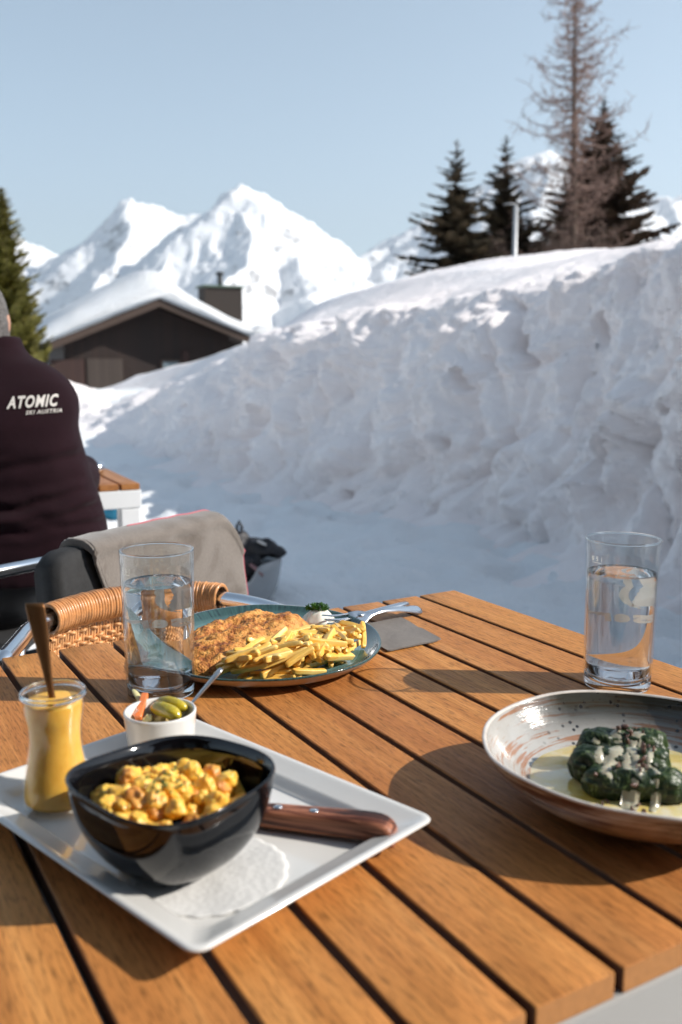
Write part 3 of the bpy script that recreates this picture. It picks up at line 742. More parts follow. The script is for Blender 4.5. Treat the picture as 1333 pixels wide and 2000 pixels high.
# ------------------------------------------------------------------ seated person, seen from behind
M['skin'] = plain('skin', (.42, .22, .15), .5, 0, .08, 20, sss=.1, ssss=.01)
def m_fleece():
    t = NT('plum_fleece'); c = t.coord(); n = t.noise(c, 12, 4, .6); f = t.noise(c, 300, 2, .6)
    t.set(col=t.mix(n, (.0070, .0012, .0030), (.0150, .0032, .0066)), rough=.9, spec=.15, sheen=.04); t.bump(f, .0012, .6); return t.m
M['plum'] = m_fleece(); M['trousers'] = plain('black_trousers', (.012, .012, .014), .55, 0, .2, 30)
M['hair'] = plain('grey_hair', (.10, .092, .088), .8, 0, .5, 110, .004)
M['print'] = plain('white_print', (.60, .56, .52), .8, 0, .05, 50)
pc = -38
out = [(655, 20), (675, 26), (695, 42), (712, 82), (732, 112), (752, 132), (775, 146), (800, 151), (830, 150), (865, 156), (905, 170), (945, 182), (985, 196), (1020, 206), (1045, 211), (1080, 206), (1120, 196)]
person = empty('person', (D(pc, 1000, PY).x, PY, 0)); tag(person, 'seated person seen from behind in a plum fleece with ATOMIC printed across the shoulders', 'person')
PX = person.location.x
def prel(P): return Vector(P) - person.location
mb = MB(); rings = []
for y, xo in out:
    C_ = D(pc, y, PY); E_ = D(xo, y, PY); hw = (E_.x - C_.x); z = C_.z
    dp = interp(z, [(.6, .17), (.9, .145), (1.02, .12), (1.10, .085), (1.14, .065), (1.2, .06)]); lean = interp(z, [(.5, -.02), (.75, 0), (.95, .0), (1.1, .05), (1.2, .08)])
    rings.append([prel((C_.x + hw*math.cos(q)*(1 if True else 1), PY + lean + dp*abs(math.sin(q))**.8*(1 if math.sin(q) > 0 else -1), z)) for q in [2*PI*i/40 for i in range(40)]])
mb.loft(rings)
for s in (-1, 1):                   # arms reaching forward to the table
    shx = s*.185
    mb.tube([prel((PX + shx*.75, PY + .03, 1.03)), prel((PX + s*.175, PY + .06, .93)), prel((PX + s*.185, PY + .14, .81)), prel((PX + s*.19, PY + .24, .785)), prel((PX + s*.16, PY + .38, .80))], [.070, .062, .055, .050, .040], 16)
sw = mb.build('fleece_jacket', M['plum'], person); remesh(sw, .009, 5)
def fold(p, n):
    z = p.z; x = p.x
    back = smooth((-(p.y) + .03)/.08)
    d = 0
    for (z0, x0, sl, amp, wd2) in ((.895, .1, .10, .013, .018), (.855, .0, .16, .010, .020), (.812, .05, .20, .012, .018), (.774, .0, .12, .008, .016), (.738, .05, .22, .012, .018), (.700, 0, .18, .010, .018), (.665, .1, .15, .008, .016)):
        zz = z0 + sl*(x - .1) - .35*(x - .08)**2 + .030*noise.noise((x*5, z0*40, 0)) + .010*noise.noise((x*17, z0*70, 3)); t_ = (z - zz)/wd2
        m_ = smooth((x + .05 + .2*noise.noise((z0*50, 1, 2)) + .25)/.2)
        d += 1.4*amp*m_*max(.12, .55 + 1.5*noise.noise((x*6 + z0*31, z0*50, 9)))*(math.exp(-((t_ - .7)**2)) - 1.15*math.exp(-(t_*1.7)**2))
    d += .004*noise.noise((x*14, z*20, p.y*14))
    return p + n*d*back
displace(sw, fold)
# body: head, neck, torso core, hands, legs as one surface
mb = MB(); hz = D(pc, 622, PY + .04); HC = prel((PX - .010, PY + .075, hz.z))
def ell(c, rx, ry, rz, n=20, m=14):
    mb.loft([[c + Vector((rx*math.sin(PI*j/m)*math.cos(2*PI*i/n), ry*math.sin(PI*j/m)*math.sin(2*PI*i/n), rz*math.cos(PI*j/m))) for i in range(n)] for j in range(1, m)])
ell(HC, .076, .094, .112)
ell(HC + Vector((0, .04, -.055)), .052, .055, .065)                   # jaw
mb.tube([HC + Vector((0, .09, .01)), HC + Vector((0, .108, -.025))], [.008, .014], 10)     # nose
ell(HC + Vector((0, .094, -.06)), .022, .010, .009, 12, 8)            # mouth
for s in (-1, 1):
    ell(HC + Vector((s*.031, .083, .005)), .013, .010, .009, 12, 8)   # eyes
    ell(HC + Vector((s*.077, -.005, -.01)), .009, .018, .031, 12, 8)  # ears
mb.tube([HC + Vector((0, -.01, -.07)), HC + Vector((0, -.02, -.13)), prel((PX, PY + .03, 1.05))], [.056, .056, .08], 20)
mb.tube([prel((PX, PY + .03, 1.05)), prel((PX, PY, .85)), prel((PX, PY, .55))], [.09, .11, .12], 20)
for s in (-1, 1):
    w_ = prel((PX + s*.16, PY + .38, .80)); mb.tube([w_ - Vector((s*-.02, .05, .0)), w_ + Vector((-s*.02, .05, 0))], [.030, .026], 12)
    pm = w_ + Vector((-s*.03, .08, 0)); mb.tube([w_ + Vector((-s*.015, .03, 0)), pm, pm + Vector((-s*.01, .03, -.003))], [.026, .036, .034], 12, flat=.45)
    for k, (dx, L) in enumerate(((-.027, .058), (-.009, .070), (.009, .074), (.027, .064))):
        b_ = pm + Vector((-s*dx - s*.01, .025, 0)); mb.tube([b_, b_ + Vector((-s*.002, L*.5, .010)), b_ + Vector((-s*.004, L*.85, -.004)), b_ + Vector((-s*.004, L, -.016))], [.0095, .009, .008, .007], 8)
    b_ = pm + Vector((s*.0 - s*.035, -.02, 0)); mb.tube([b_, b_ + Vector((-s*.028, .022, -.002)), b_ + Vector((-s*.034, .045, -.008))], [.012, .010, .008], 8)
    hp = prel((PX + s*.09, PY + .02, .52)); kn = prel((PX + s*.13, PY + .46, .52)); an = prel((PX + s*.14, PY + .44, .10))
    mb.tube([hp, (hp + kn)/2, kn, an], [.075, .065, .050, .035], 14); mb.tube([an, an + Vector((0, .05, -.05)), an + Vector((0, .19, -.07))], [.04, .035, .025], 12)
bd = mb.build('body', M['skin'], person); remesh(bd, .0065, 4)
mb = MB()
def hell(c, rx, ry, rz, n=40, m=26):
    rr = []
    for j in range(1, m):
        ring = []
        for i in range(n):
            v = Vector((rx*math.sin(PI*j/m)*math.cos(2*PI*i/n), ry*math.sin(PI*j/m)*math.sin(2*PI*i/n), rz*math.cos(PI*j/m)))
            q = c + v; q = q + v.normalized()*.007*noise.noise(q*45); ring.append(q)
        rr.append(ring)
    mb.loft(rr)
hell(HC + Vector((0, -.026, -.012)), .086, .096, .132); mb.build('hair', M['hair'], person)
mb = MB(); ell(prel((PX, PY + .02, .545)), .185, .16, .13)
for s in (-1, 1):
    hp = prel((PX + s*.10, PY + .02, .53)); kn = prel((PX + s*.13, PY + .47, .525)); an = prel((PX + s*.14, PY + .45, .12))
    mb.tube([hp, (hp + kn)/2, kn, kn.lerp(an, .1), an], [.108, .092, .078, .074, .062], 16)
tr = mb.build('trousers', M['trousers'], person); remesh(tr, .011, 4)
displace(tr, lambda p, n: p + n*(.006*noise.noise(p*14)))
for s in (-1, 1):
    an = prel((PX + s*.14, PY + .45, .10)); mb = MB(); ell(an + Vector((0, .07, -.055)), .055, .15, .045); ell(an + Vector((0, 0, -.01)), .055, .06, .07); b3 = mb.build('boot', M['black_textile'], person); remesh(b3, .012, 3)

def text_mesh(s, size, shear=0.0, bold=.0, align='LEFT'):
    cu = bpy.data.curves.new('t', 'FONT'); cu.body = s; cu.size = size; cu.shear = shear; cu.space_character = 1.16; cu.offset = bold; cu.align_x = align; cu.resolution_u = 3
    ob = bpy.data.objects.new('t', cu); link(ob); bpy.context.view_layer.update()
    dg = bpy.context.evaluated_depsgraph_get(); me = bpy.data.meshes.new_from_object(ob.evaluated_get(dg))
    bpy.data.objects.remove(ob); bm = bmesh.new(); bm.from_mesh(me)
    bmesh.ops.triangulate(bm, faces=bm.faces); bmesh.ops.subdivide_edges(bm, edges=[e for e in bm.edges if e.calc_length() > size*.18], cuts=1)
    bmesh.ops.triangulate(bm, faces=bm.faces)
    v = [x.co.copy() for x in bm.verts]; f = [tuple(q.index for q in g_.verts) for g_ in bm.faces]; bm.free(); bpy.data.meshes.remove(me)
    x0 = min(p.x for p in v); x1 = max(p.x for p in v); y0 = min(p.y for p in v); y1 = max(p.y for p in v)
    return [((p.x - x0)/(x1 - x0), (p.y - y0)/(y1 - y0)) for p in v], f, (x1 - x0)/(y1 - y0)
# chest print on the back: projected straight onto the jacket surface
from mathutils.bvhtree import BVHTree
bpy.context.view_layer.update()
sw_bvh = BVHTree.FromPolygons([v.co + person.location for v in sw.data.vertices], [tuple(p.vertices) for p in sw.data.polygons])
def decal(bvh, verts, faces, corner, ex, ey, dirn, thick, skin=.0035):
    mbx = MB(); top_ = []
    for a, b in verts:
        q = corner + ex*a + ey*b; hit = bvh.ray_cast(q, dirn)
        top_.append((hit[0] if hit[0] is not None else q) - dirn*skin)
    return top_
for txt, xa, ya, xb, yb, hh, shr, nm in (('ATOMIC', 8, 799, 121, 792, 27, .28, 'lettering'), ('SKI AUSTRIA', 47, 810, 126, 804, 8.5, .28, 'lettering')):
    v, f, asp = text_mesh(txt, 1, shr, .030 if txt == 'ATOMIC' else .014)
    y0 = PY - .30; A = D(xa, ya, y0); B = D(xb, yb, y0); H_ = D(xa, ya - hh, y0) - A
    tv = decal(sw_bvh, v, f, A, B - A, H_, ray((xa + xb)/2, ya).normalized(), .001)
    mb = MB(); mb.add([prel(p) for p in tv], f); o = mb.build(nm, M['print'], person, False, fix=False); so = o.modifiers.new('s', 'SOLIDIFY'); so.thickness = .0012

# ------------------------------------------------------------------ helmet with gloves, on the snow
M['helmet'] = plain('grey_helmet_shell', (.33, .34, .35), .25, 0, .06, 5, coat=.5)
M['glove'] = plain('black_glove', (.012, .011, .014), .6, 0, .3, 40, .002)
M['pinkish'] = plain('dusty_pink_lining', (.23, .12, .12), .7)
hb = W(500, 1178, .02); hd = D(545, 1110, hb.y); HX = (hd.x - hb.x)
hel = empty('helmet', (hb.x - .02, hb.y + .1, ground_z(hb.x, hb.y) - .01)); tag(hel, 'grey hard shell helmet lying open side up on the snow beside the blanket', 'helmet')
mb = MB(); nO = 48
def hring(f, inner=0):
    out_ = []
    for j in range(nO):
        a = 2*PI*j/nO; notch = .07*math.exp(-((math.cos(a - 4.45) - 1)/.10)**2) if True else 0
        zt = .215 - notch + .02*math.cos(a); r = (.145 - inner)*math.sin(min(1, f)*PI/2*.98)**.75; z = (1 - math.cos(f*PI/2))*zt + (inner*1.2 if f < .5 else 0)
        out_.append(Vector((r*math.cos(a)*.92, r*math.sin(a)*1.05, z)))
    return out_
rr = [hring(f) for f in (.08, .2, .35, .5, .65, .8, .9, 1.0)] + [hring(f, .016) for f in (1.0, .9, .75, .55, .35, .15)]
mb.loft(rr); mb.build('shell', M['helmet'], hel)
mb = MB()
def lump(c, r, k=.35, sd=0, sx=1, sy=1, sz=1, n=22, m=14):
    c = Vector(c); mb.loft([[c + Vector((sx*r*math.sin(PI*j/m)*math.cos(2*PI*i/n), sy*r*math.sin(PI*j/m)*math.sin(2*PI*i/n), sz*r*math.cos(PI*j/m)))*1.0 + Vector((0, 0, 0)) + (Vector((math.sin(PI*j/m)*math.cos(2*PI*i/n), math.sin(PI*j/m)*math.sin(2*PI*i/n), math.cos(PI*j/m)))*r*k*noise.noise((math.sin(PI*j/m)*math.cos(2*PI*i/n)*1.6 + sd, math.sin(PI*j/m)*math.sin(2*PI*i/n)*1.6, math.cos(PI*j/m)*1.6)) if k else Vector()) for i in range(n)] for j in range(1, m)])
lump((-.03, 0, .13), .115, .3, 1); gl = None
o = mb.build('liner', M['glove'], hel)
g1 = empty('ski_glove', hel.location + Vector((.0, 0, .225))); g1.scale = (1.15, 1.15, 1.25); tag(g1, 'black glove with a pale patch, stuffed into the helmet with its wrist loop standing up', 'glove')
mb = MB(); lump((-.055, -.01, .02), .06, .5, 3, 1, 1, 1.3); lump((.03, -.02, .045), .05, .4, 5, 1.5, .9, .7); lump((.085, -.02, .03), .032, .3, 7, 1.6, .9, .7); lump((-.02, -.06, -.02), .05, .4, 6, 1.4)
o = mb.build('palm', M['glove'], g1); remesh(o, .006, 3)
mb = MB(); mb.tube([(-.06, 0, .09), (-.062, 0, .12), (-.052, 0, .14), (-.042, 0, .12), (-.045, 0, .08)], .006, 8); mb.build('wrist_loop', M['glove'], g1)
mb = MB(); mb.tube([(.025, -.062, .078), (.045, -.064, .070), (.06, -.062, .062)], [.010, .013, .009], 8, flat=.4); mb.build('patch', M['print'], g1)
mb = MB(); mb.tube([(.0, -.105, .0), (.03, -.115, -.02), (.05, -.115, -.04)], [.010, .013, .009], 8, flat=.6); mb.build('cuff_lining', M['pinkish'], g1)
# blue glove under the far table
M['blue'] = plain('blue_fabric', (.01, .16, .26), .6, 0, .2, 20)
Pq = W(218, 1006, .03); bg_ = empty('winter_glove', Vector((Pq.x, Pq.y, ground_z(Pq.x, Pq.y)))); tag(bg_, 'blue and black glove lying on the snow under the far table', 'glove')
mb = MB(); lump((.0, 0, .06), .075, .3, 2, 1.5, .8, .8); o = mb.build('palm', M['blue'], bg_)
mb = MB(); lump((-.12, -.02, .06), .055, .3, 8, 1.3, .9, .8); mb.build('cuff', M['glove'], bg_)
for k in range(4):
    mb = MB(); mb.tube([(.07, -.03 + k*.02, .06), (.13, -.035 + k*.024, .055), (.17, -.03 + k*.022, .02)], [.020, .018, .014], 8); mb.build('finger', M['blue'], bg_)
# ------------------------------------------------------------------ tableware materials
TZ = .75
def m_ceramic(name, col, rough=.12, coat=.5, var=.03):
    return plain(name, col, rough, 0, var, 12, coat=coat, coatr=.05)
M['white_ceramic'] = m_ceramic('white_porcelain', (.66, .645, .615), .16)
M['black_glaze'] = m_ceramic('black_glaze', (.003, .003, .004), .05, 0.0)
M['steel'] = plain('stainless_steel', (.66, .66, .67), .13, 1, .03, 30)
M['steel_satin'] = plain('satin_steel', (.62, .61, .60), .28, 1, .03, 30)
M['spoon_warm_reflection'] = plain('steel_tinted_as_reflection', (.22, .105, .045), .38, 1, .10, 30)  # plain steel spoon; the warm reflection of its surroundings is put into the colour
def m_thin():
    t = NT('clear_glass'); N = t.N; N.remove(t.b)
    tr = t.n('BsdfTransparent'); tr.inputs[0].default_value = (.955, .965, .965, 1); gl = t.n('BsdfGlossy'); gl.inputs['Roughness'].default_value = .0; gl.inputs['Color'].default_value = (1, 1, 1, 1)
    g_ = t.n('NewGeometry'); dt = t.n('VectorMath', operation='DOT_PRODUCT'); t.l(g_.outputs['Incoming'], dt.inputs[0]); t.l(g_.outputs['Normal'], dt.inputs[1])
    ab = t.math('ABSOLUTE', dt.outputs['Value']); sch = t.math('MULTIPLY_ADD', t.math('POWER', t.math('SUBTRACT', 1.0, ab), 5.0), .90, .040); mx = t.n('MixShader')
    t.l(sch, mx.inputs[0]); t.l(tr.outputs[0], mx.inputs[1]); t.l(gl.outputs[0], mx.inputs[2]); t.l(mx.outputs[0], t.out.inputs[0]); return t.m
M['thin_glass'] = m_thin()
def m_refr(name, ior, col=(1, 1, 1)):
    t = NT(name); t.set(col=col, rough=0.0, trans=1.0, ior=ior); return t.m
M['solid_glass'] = m_refr('solid_glass', 1.5, (.97, .985, .985)); M['water'] = m_refr('water', 1.333)
t = NT('white_glass_print'); t.N.remove(t.b); a_ = t.n('BsdfDiffuse'); b_ = t.n('BsdfTranslucent'); a_.inputs[0].default_value = (.75, .73, .68, 1); b_.inputs[0].default_value = (.80, .78, .72, 1)
mx = t.n('MixShader'); mx.inputs[0].default_value = .5; t.l(a_.outputs[0], mx.inputs[1]); t.l(b_.outputs[0], mx.inputs[2]); t.l(mx.outputs[0], t.out.inputs[0]); M['frost'] = t.m

CAUS = True
# ------------------------------------------------------------------ drinking glasses
def wrap(verts, cx_az, z0, w, h, rfun, flip=False):
    out_ = []
    for a, b in verts:
        z = z0 + b*h; r = rfun(z) + .0004; az = cx_az + (a - .5)*w/r
        out_.append(Vector((r*math.cos(az), r*math.sin(az), z)))
    return out_
def poly_fill(pts):
    bm = bmesh.new(); vs_ = [bm.verts.new((x, y, 0)) for x, y in pts]; bm.faces.new(vs_); bmesh.ops.triangulate(bm, faces=bm.faces)
    bmesh.ops.subdivide_edges(bm, edges=[e for e in bm.edges if e.calc_length() > .12], cuts=2, use_grid_fill=True); bmesh.ops.triangulate(bm, faces=bm.faces)
    bm.verts.index_update(); v = [(q.co.x, q.co.y) for q in bm.verts]; f = [tuple(a.index for a in g_.verts) for g_ in bm.faces]; bm.free(); return v, f
def drinking_glass(C_, H, r0, r1, az_logo, az_mark, label, fill=.775):
    g = empty('drinking_glass', C_); tag(g, label, 'glass', 'straight half litre glasses of water')
    rf_ = lambda z: lerp(r0, r1, z/H)
    th = .0016
    mb = MB()
    prof = [(rf_(.0015), .0015)] + [(rf_(z), z) for z in [H*i/12 for i in range(1, 12)]] + [(rf_(H - .001), H - .001), (rf_(H) - .0003, H - .0003), (rf_(H) - th*.5, H), (rf_(H) - th + .0003, H - .0003), (rf_(H) - th, H - .0012)] + [(rf_(z) - th, z) for z in [H*i/12 for i in range(11, 1, -1)]] + [(rf_(.0135) - th, .0135)]
    mb.lathe(prof, 96, cap0=False, cap1=False); wall_ = mb.build('glass_wall', M['thin_glass'], g)
    mb = MB(); e = .0004
    mb.lathe([(.001, .0022), (r0*.5, .0014), (r0 - .006, .0003), (r0 - .0022, 0), (r0 - .0006, .0008), (r0 - e, .0025), (rf_(.009) - e, .009), (rf_(.012) - e, .0120), (rf_(.012) - .004, .0126), (r0*.5, .0112), (.001, .0108)], 96); bs = mb.build('base', M['solid_glass'], g)
    wl = H*fill; e = th + .0003
    mb = MB(); mb.lathe([(.001, .0115), (r0*.5, .0119), (r0 - .006, .0132), (rf_(.016) - e, .0165)] + [(rf_(z) - e, z) for z in [.0165 + (wl - .0165)*i/14 for i in range(1, 14)]] + [(rf_(wl) - e, wl), (rf_(wl) - e - .0004, wl + .0003), (rf_(wl) - e - .002, wl - .0003), (rf_(wl) - e - .006, wl - .0006), (r0*.4, wl - .0007), (.001, wl - .0007)], 96)
    mb2_ = MB(); mb2_.v, mb2_.f, mb2_.m = mb.v, mb.f, mb.m
    rr_m = MB(); rc_, rk = rf_(H) - th/2, .0011; vs2 = [Vector(((rc_ + rk*math.cos(2*PI*j/10))*math.cos(2*PI*i/96), (rc_ + rk*math.cos(2*PI*j/10))*math.sin(2*PI*i/96), H - .0004 + rk*math.sin(2*PI*j/10))) for i in range(96) for j in range(10)]
    rr_m.add(vs2, [(i*10 + j, ((i + 1) % 96)*10 + j, ((i + 1) % 96)*10 + (j + 1) % 10, i*10 + (j + 1) % 10) for i in range(96) for j in range(10)]); rr_m.build('rim', M['solid_glass'], g)
    w_ = mb.build('water', M['water']); w_.cycles.is_caustics_caster = CAUS; top.cycles.is_caustics_receiver = CAUS; sd.cycles.is_caustics_light = CAUS; w_.location = C_; tag(w_, 'still water filling the ' + label.replace('tall clear ', 'tall '), 'water')
    # print: ring, fir tree, lettering
    Q = []
    fir = [(0.5, 1.0), (.46, .93), (.52, .93)]
    left = [(.47, 1.0)]; n = 8
    for i in range(n):
        y = 1 - (i + 1)*.86/n; w2 = .08 + .30*(i + 1)/n
        left += [(.5 - w2 - .03*(i % 2), y), (.5 - w2*.80, y + .012)]
    left = left[:-1]; right = [(1 - x, y) for x, y in reversed(left)]
    fv = []; fff = []
    rows = [(0.0, .06), (.139, .06), (.14, .40)] + [q for i in range(7) for q in ((.14 + (i + 1)*.86/7.6, .40 - .05*(i + 1) + .005), (.14 + (i + 1)*.86/7.6 + .006, .40 - .05*(i + 1) + .05))] + [(1.0, .012)]
    for y, w2 in rows: fv += [(.5 + w2*(k/4 - 1), y) for k in range(9)]
    for i in range(len(rows) - 1): fff += [(i*9 + k, i*9 + k + 1, i*9 + k + 10, i*9 + k + 9) for k in range(8)]
    Q.append((fv, fff, -.003, .079, .020, .040))
    fv = []; fff = []; no = 60
    for i in range(no + 1):
        a = R(-80 + 160*i/no); k = math.sin(PI*i/no); ro = .5 + (.030 if i % 3 == 0 else 0); ri = .5 - .16*k - .004
        fv += [(.5 + ro*math.cos(a), .5 + ro*math.sin(a)), (.5 + ri*math.cos(a), .5 + ri*math.sin(a))]
    fff = [(2*i, 2*i + 1, 2*i + 3, 2*i + 2) for i in range(no)]
    Q.append((fv, fff, -.003, .082, .028, .030))
    ringp = []; no = 40
    for i in range(no + 1):
        a = R(-120 + 240*i/no); ro = .5 + (.035 if i % 3 == 0 else 0); ringp.append((.5 + ro*math.cos(a), .5 + ro*math.sin(a)))
    for i in range(no, -1, -1):
        a = R(-120 + 240*i/no); k = math.sin(PI*i/no); ri = .5 - .15*k - .005; ringp.append((.5 + ri*math.cos(a), .5 + ri*math.sin(a)))
    v, f, asp = text_mesh('unser', 1, .1, .045); Q.append((v, f, 0, .0655, .0092*asp, .0096))
    mb = MB()
    for v, f, da, z0, w2, h2 in Q: mb.add(wrap(v, az_logo + da/r0, z0, w2, h2, rf_), f)
    o = mb.build('print', M['frost'], g, False, fix=False)
    v, f, asp = text_mesh('0.5 l', 1, 0, .0); mb = MB(); mb.add(wrap(v, az_mark, H*.875, .0050*asp, .0050, rf_), f)
    mb.add(wrap([(0, 0), (1, 0), (1, 1), (0, 1)], az_mark, H*.862, .013, .0005, rf_), [(0, 1, 2, 3)])
    mb.build('fill_mark', M['frost'], g, False, fix=False)
    return g, w_
gC = W(1205, 1336, TZ); gL = W(315, 1351, TZ)
drinking_glass(gC, .163, .0358, .0395, R(58), R(211), 'tall clear glass standing behind the speckled bowl, near the right end of the table')
drinking_glass(gL, .156, .0358, .0385, R(87), R(225), 'tall clear glass standing behind the white ramekin, in front of the rattan chair')

# ------------------------------------------------------------------ square tray
aT = R(46.8); ea = Vector((math.cos(aT), math.sin(aT), 0)); eb = Vector((-math.sin(aT), math.cos(aT), 0))
Fc = Vector((-.082, .481, 0)); TW, TL = .222, .305
tc = Fc + ea*TW/2 + eb*TL/2; tc.z = TZ
mb = MB(); rings = []
for ins, z, r in ((.040, .0, .01), (.030, .0003, .012), (.026, .003, .012), (.006, .0150, .011), (.001, .0180, .0105), (.0, .0195, .010), (.0012, .0207, .0095), (.0030, .0210, .009), (.0060, .0203, .008), (.0085, .0188, .008), (.020, .0155, .009), (.0225, .0142, .010), (.0255, .0095, .013), (.0285, .0068, .015), (.033, .0062, .016), (.060, .0062, .012), (.1, .0062, .003)):
    rings.append(rrect(TW - 2*ins, TL - 2*ins, r, z, 10))
mb.loft(rings); tray = mb.build('serving_tray', M['white_ceramic'], loc=tc, rz=aT, fix=True); bevel(tray, .0003, 1)
tag(tray, 'rectangular white porcelain tray with a raised rim, carrying the black bowl', 'tray')
FT = TZ + .0062

# paper doily
def m_paper():
    t = NT('embossed_paper'); c = t.coord(); v = t.voro(c, 190, 'F1'); n = t.noise(c, 60, 3, .5)
    t.set(col=(.62, .61, .59), rough=.9, spec=.2); b = t.bump(v, .0006, .6); t.bump(n, .0006, .4, b); return t.m
M['paper'] = m_paper()
dc = Vector((-.089, .592, FT + .0008)); mb = MB(); n = 160; rgs = []
for f in (0.02, .3, .6, .85, .93, 1.0):
    rgs.append([Vector((.052*f*(1 + (.030*abs(math.sin(a*11)) if f > .84 else 0))*math.cos(a), .052*f*(1 + (.030*abs(math.sin(a*11)) if f > .84 else 0))*math.sin(a), .0006*math.sin(a*5)*f + .0006*f*f)) for a in [2*PI*i/n for i in range(n)]])
mb.loft(rgs, cap1=False); do = mb.build('paper_doily', M['paper'], loc=dc); so = do.modifiers.new('s', 'SOLIDIFY'); so.thickness = .0005; so.offset = 1
tag(do, 'round embossed white paper doily with a scalloped edge, under the black bowl', 'doily')

# black bowl
bc = Vector((-.1155, .603, FT + .0018)); HB = .0655; RB = .0632; rotB = R(50)
def bowl_r(f): return RB*(.40 + .60*(1 - (1 - f)**2.2)**.62)
mb = MB(); rings = [sring(RB*.34, 2.4, .0, 96, rotB), sring(RB*.40, 2.4, .0004, 96, rotB), sring(RB*.44, 2.5, .003, 96, rotB)]
for f in (.08, .16, .25, .35, .46, .58, .70, .82, .92, .97): rings.append(sring(bowl_r(f)*.985, 2.5 + .5*f, HB*f, 96, rotB))
rings += [sring(RB*.996, 3.0, HB - .0012, 96, rotB), sring(RB*.990, 3.0, HB - .0002, 96, rotB), sring(RB*.978, 3.0, HB, 96, rotB), sring(RB*.962, 3.0, HB - .0006, 96, rotB), sring(RB*.952, 3.0, HB - .002, 96, rotB)]
for f in (.92, .82, .70, .58, .46, .35, .25, .18, .13): rings.append(sring(bowl_r(f)*.985 - .0042, 2.5 + .5*f, HB*f + .0008, 96, rotB))
rings.append(sring(RB*.2, 2.4, HB*.10, 96, rotB))
for i, r in enumerate(rings):
    for v in r:
        a = math.atan2(v.y, v.x); v.z += (v.z/HB)**2*(.0022*math.cos(2*(a - R(20))))
mb.loft(rings); bb = mb.build('bowl', M['black_glaze'], loc=bc); tag(bb, 'deep glossy black bowl with rounded square rim, filled with golden potatoes', 'bowl')

def m_potato(name, a, b, c3):
    t = NT(name); c = t.coord(); n = t.noise(c, 70, 5, .65); n2 = t.noise(c, 300, 4, .7); oi = t.n('ObjectInfo').outputs['Random']
    cc = t.ramp(n, [(.30, c3), (.45, b), (.62, a)]); cc = t.mix(t.ramp(oi, [(.6, 0.0), (1, .25)]), cc, c3); cc = t.mix(.25, cc, t.ramp(n2, [(.3, .6), (.7, 1.15)]), 'MULTIPLY')
    t.set(col=cc, rough=.42, sss=.25, ssss=.006, sssr=(1, .5, .15), coat=.15); t.bump(n, .0015, .6); t.bump(n2, .0006, .6, None); return t.m
M['potato'] = m_potato('fried_potato', (.90, .58, .10), (.84, .47, .060), (.58, .23, .030))
M['potato_brown'] = m_potato('browned_potato', (.74, .38, .07), (.60, .24, .04), (.38, .12, .02))
rnd = random.Random(12)
def chunk_mesh(seed, r, sq=.55):
    bm = bmesh.new(); bmesh.ops.create_icosphere(bm, subdivisions=4, radius=1)
    rr_ = random.Random(seed); planes = [Vector((rr_.gauss(0, 1), rr_.gauss(0, 1), rr_.gauss(0, 1))).normalized() for _ in range(7)]; ds = [rr_.uniform(.45, .80) for _ in range(7)]
    for v in bm.verts:
        p = v.co.copy()
        for pl_, d_ in zip(planes, ds):
            q = p.dot(pl_) - d_
            if q > 0: p -= pl_*q*.66
        p *= 1 + .26*noise.noise(p*2.0 + Vector((seed, 0, 0))) + .10*noise.noise(p*6 + Vector((seed, 5, 0)))
        v.co = p*r
    me = bpy.data.meshes.new('potato_chunk'); bm.to_mesh(me); bm.free(); me.polygons.foreach_set('use_smooth', [True]*len(me.polygons)); return me
cms = [chunk_mesh(i, .0090) for i in range(9)]
for m_ in cms: m_.materials.append(M['potato'])
cmb = [m_.copy() for m_ in cms[:3]]
for m_ in cmb: m_.materials[0] = M['potato_brown']
k = 0; ZP = bc.z + HB - .0245
spots = []
for tries in range(6000):
    a = rnd.uniform(0, 2*PI); r = .0600*math.sqrt(rnd.random()); p = Vector((r*math.cos(a), r*math.sin(a)*1.0, 0)); 
    th_ = a - rotB; r_ok = (bowl_r(.56)*.985 - .0042 - .0085)/((abs(math.cos(th_))**2.8 + abs(math.sin(th_))**2.8)**(1/2.8))
    if r < r_ok and all((p - q).length > .0088 for q in spots): spots.append(p)
    if len(spots) >= 90: break
for lay in (0, 1):
    for p in spots:
        r = p.length; top_ = .013*max(0, 1 - (r/.050)**2) + .006*noise.noise((p.x*60, p.y*60, 3)) - .006
        if lay == 1 and (rnd.random() < .30 or r > .042): continue
        brown = rnd.random() < .07
        o = bpy.data.objects.new('potato_chunk', rnd.choice(cmb if brown else cms)); link(o)
        jit_ = Vector((rnd.uniform(-.004, .004), rnd.uniform(-.004, .004), 0))*lay
        o.location = Vector((bc.x - .003, bc.y, 0)) + p + jit_ + Vector((0, 0, ZP + top_ + .001 + lay*.007 + (.004 if p.length > .040 else 0)))
        s = rnd.uniform(.62, 1.15); o.scale = (s*rnd.uniform(.85, 1.25), s*rnd.uniform(.85, 1.15), s*rnd.uniform(.75, 1.1)); o.rotation_euler = (rnd.uniform(0, 6), rnd.uniform(0, 6), rnd.uniform(0, 6))
        tag(o, 'reddish brown crisp bit among the golden potatoes in the black bowl' if brown else 'golden fried potato chunk heaped in the black bowl', 'potato', 'crisp brown bits in the black bowl' if brown else 'potato chunks in the black bowl')
o = bpy.data.objects.new('potato_chunk', chunk_mesh(44, .0135)); link(o); o.data.materials.append(M['potato']); o.location = Vector((bc.x + .004, bc.y + .024, ZP + .013)); o.scale = (1.15, .75, .95); o.rotation_euler = (.3, .5, .2)
tag(o, 'largest potato piece, standing up at the back of the heap in the black bowl', 'potato', 'potato chunks in the black bowl')
M['herb'] = plain('chopped_herb', (.05, .12, .02), .6, 0, .3, 60)
mb = MB()
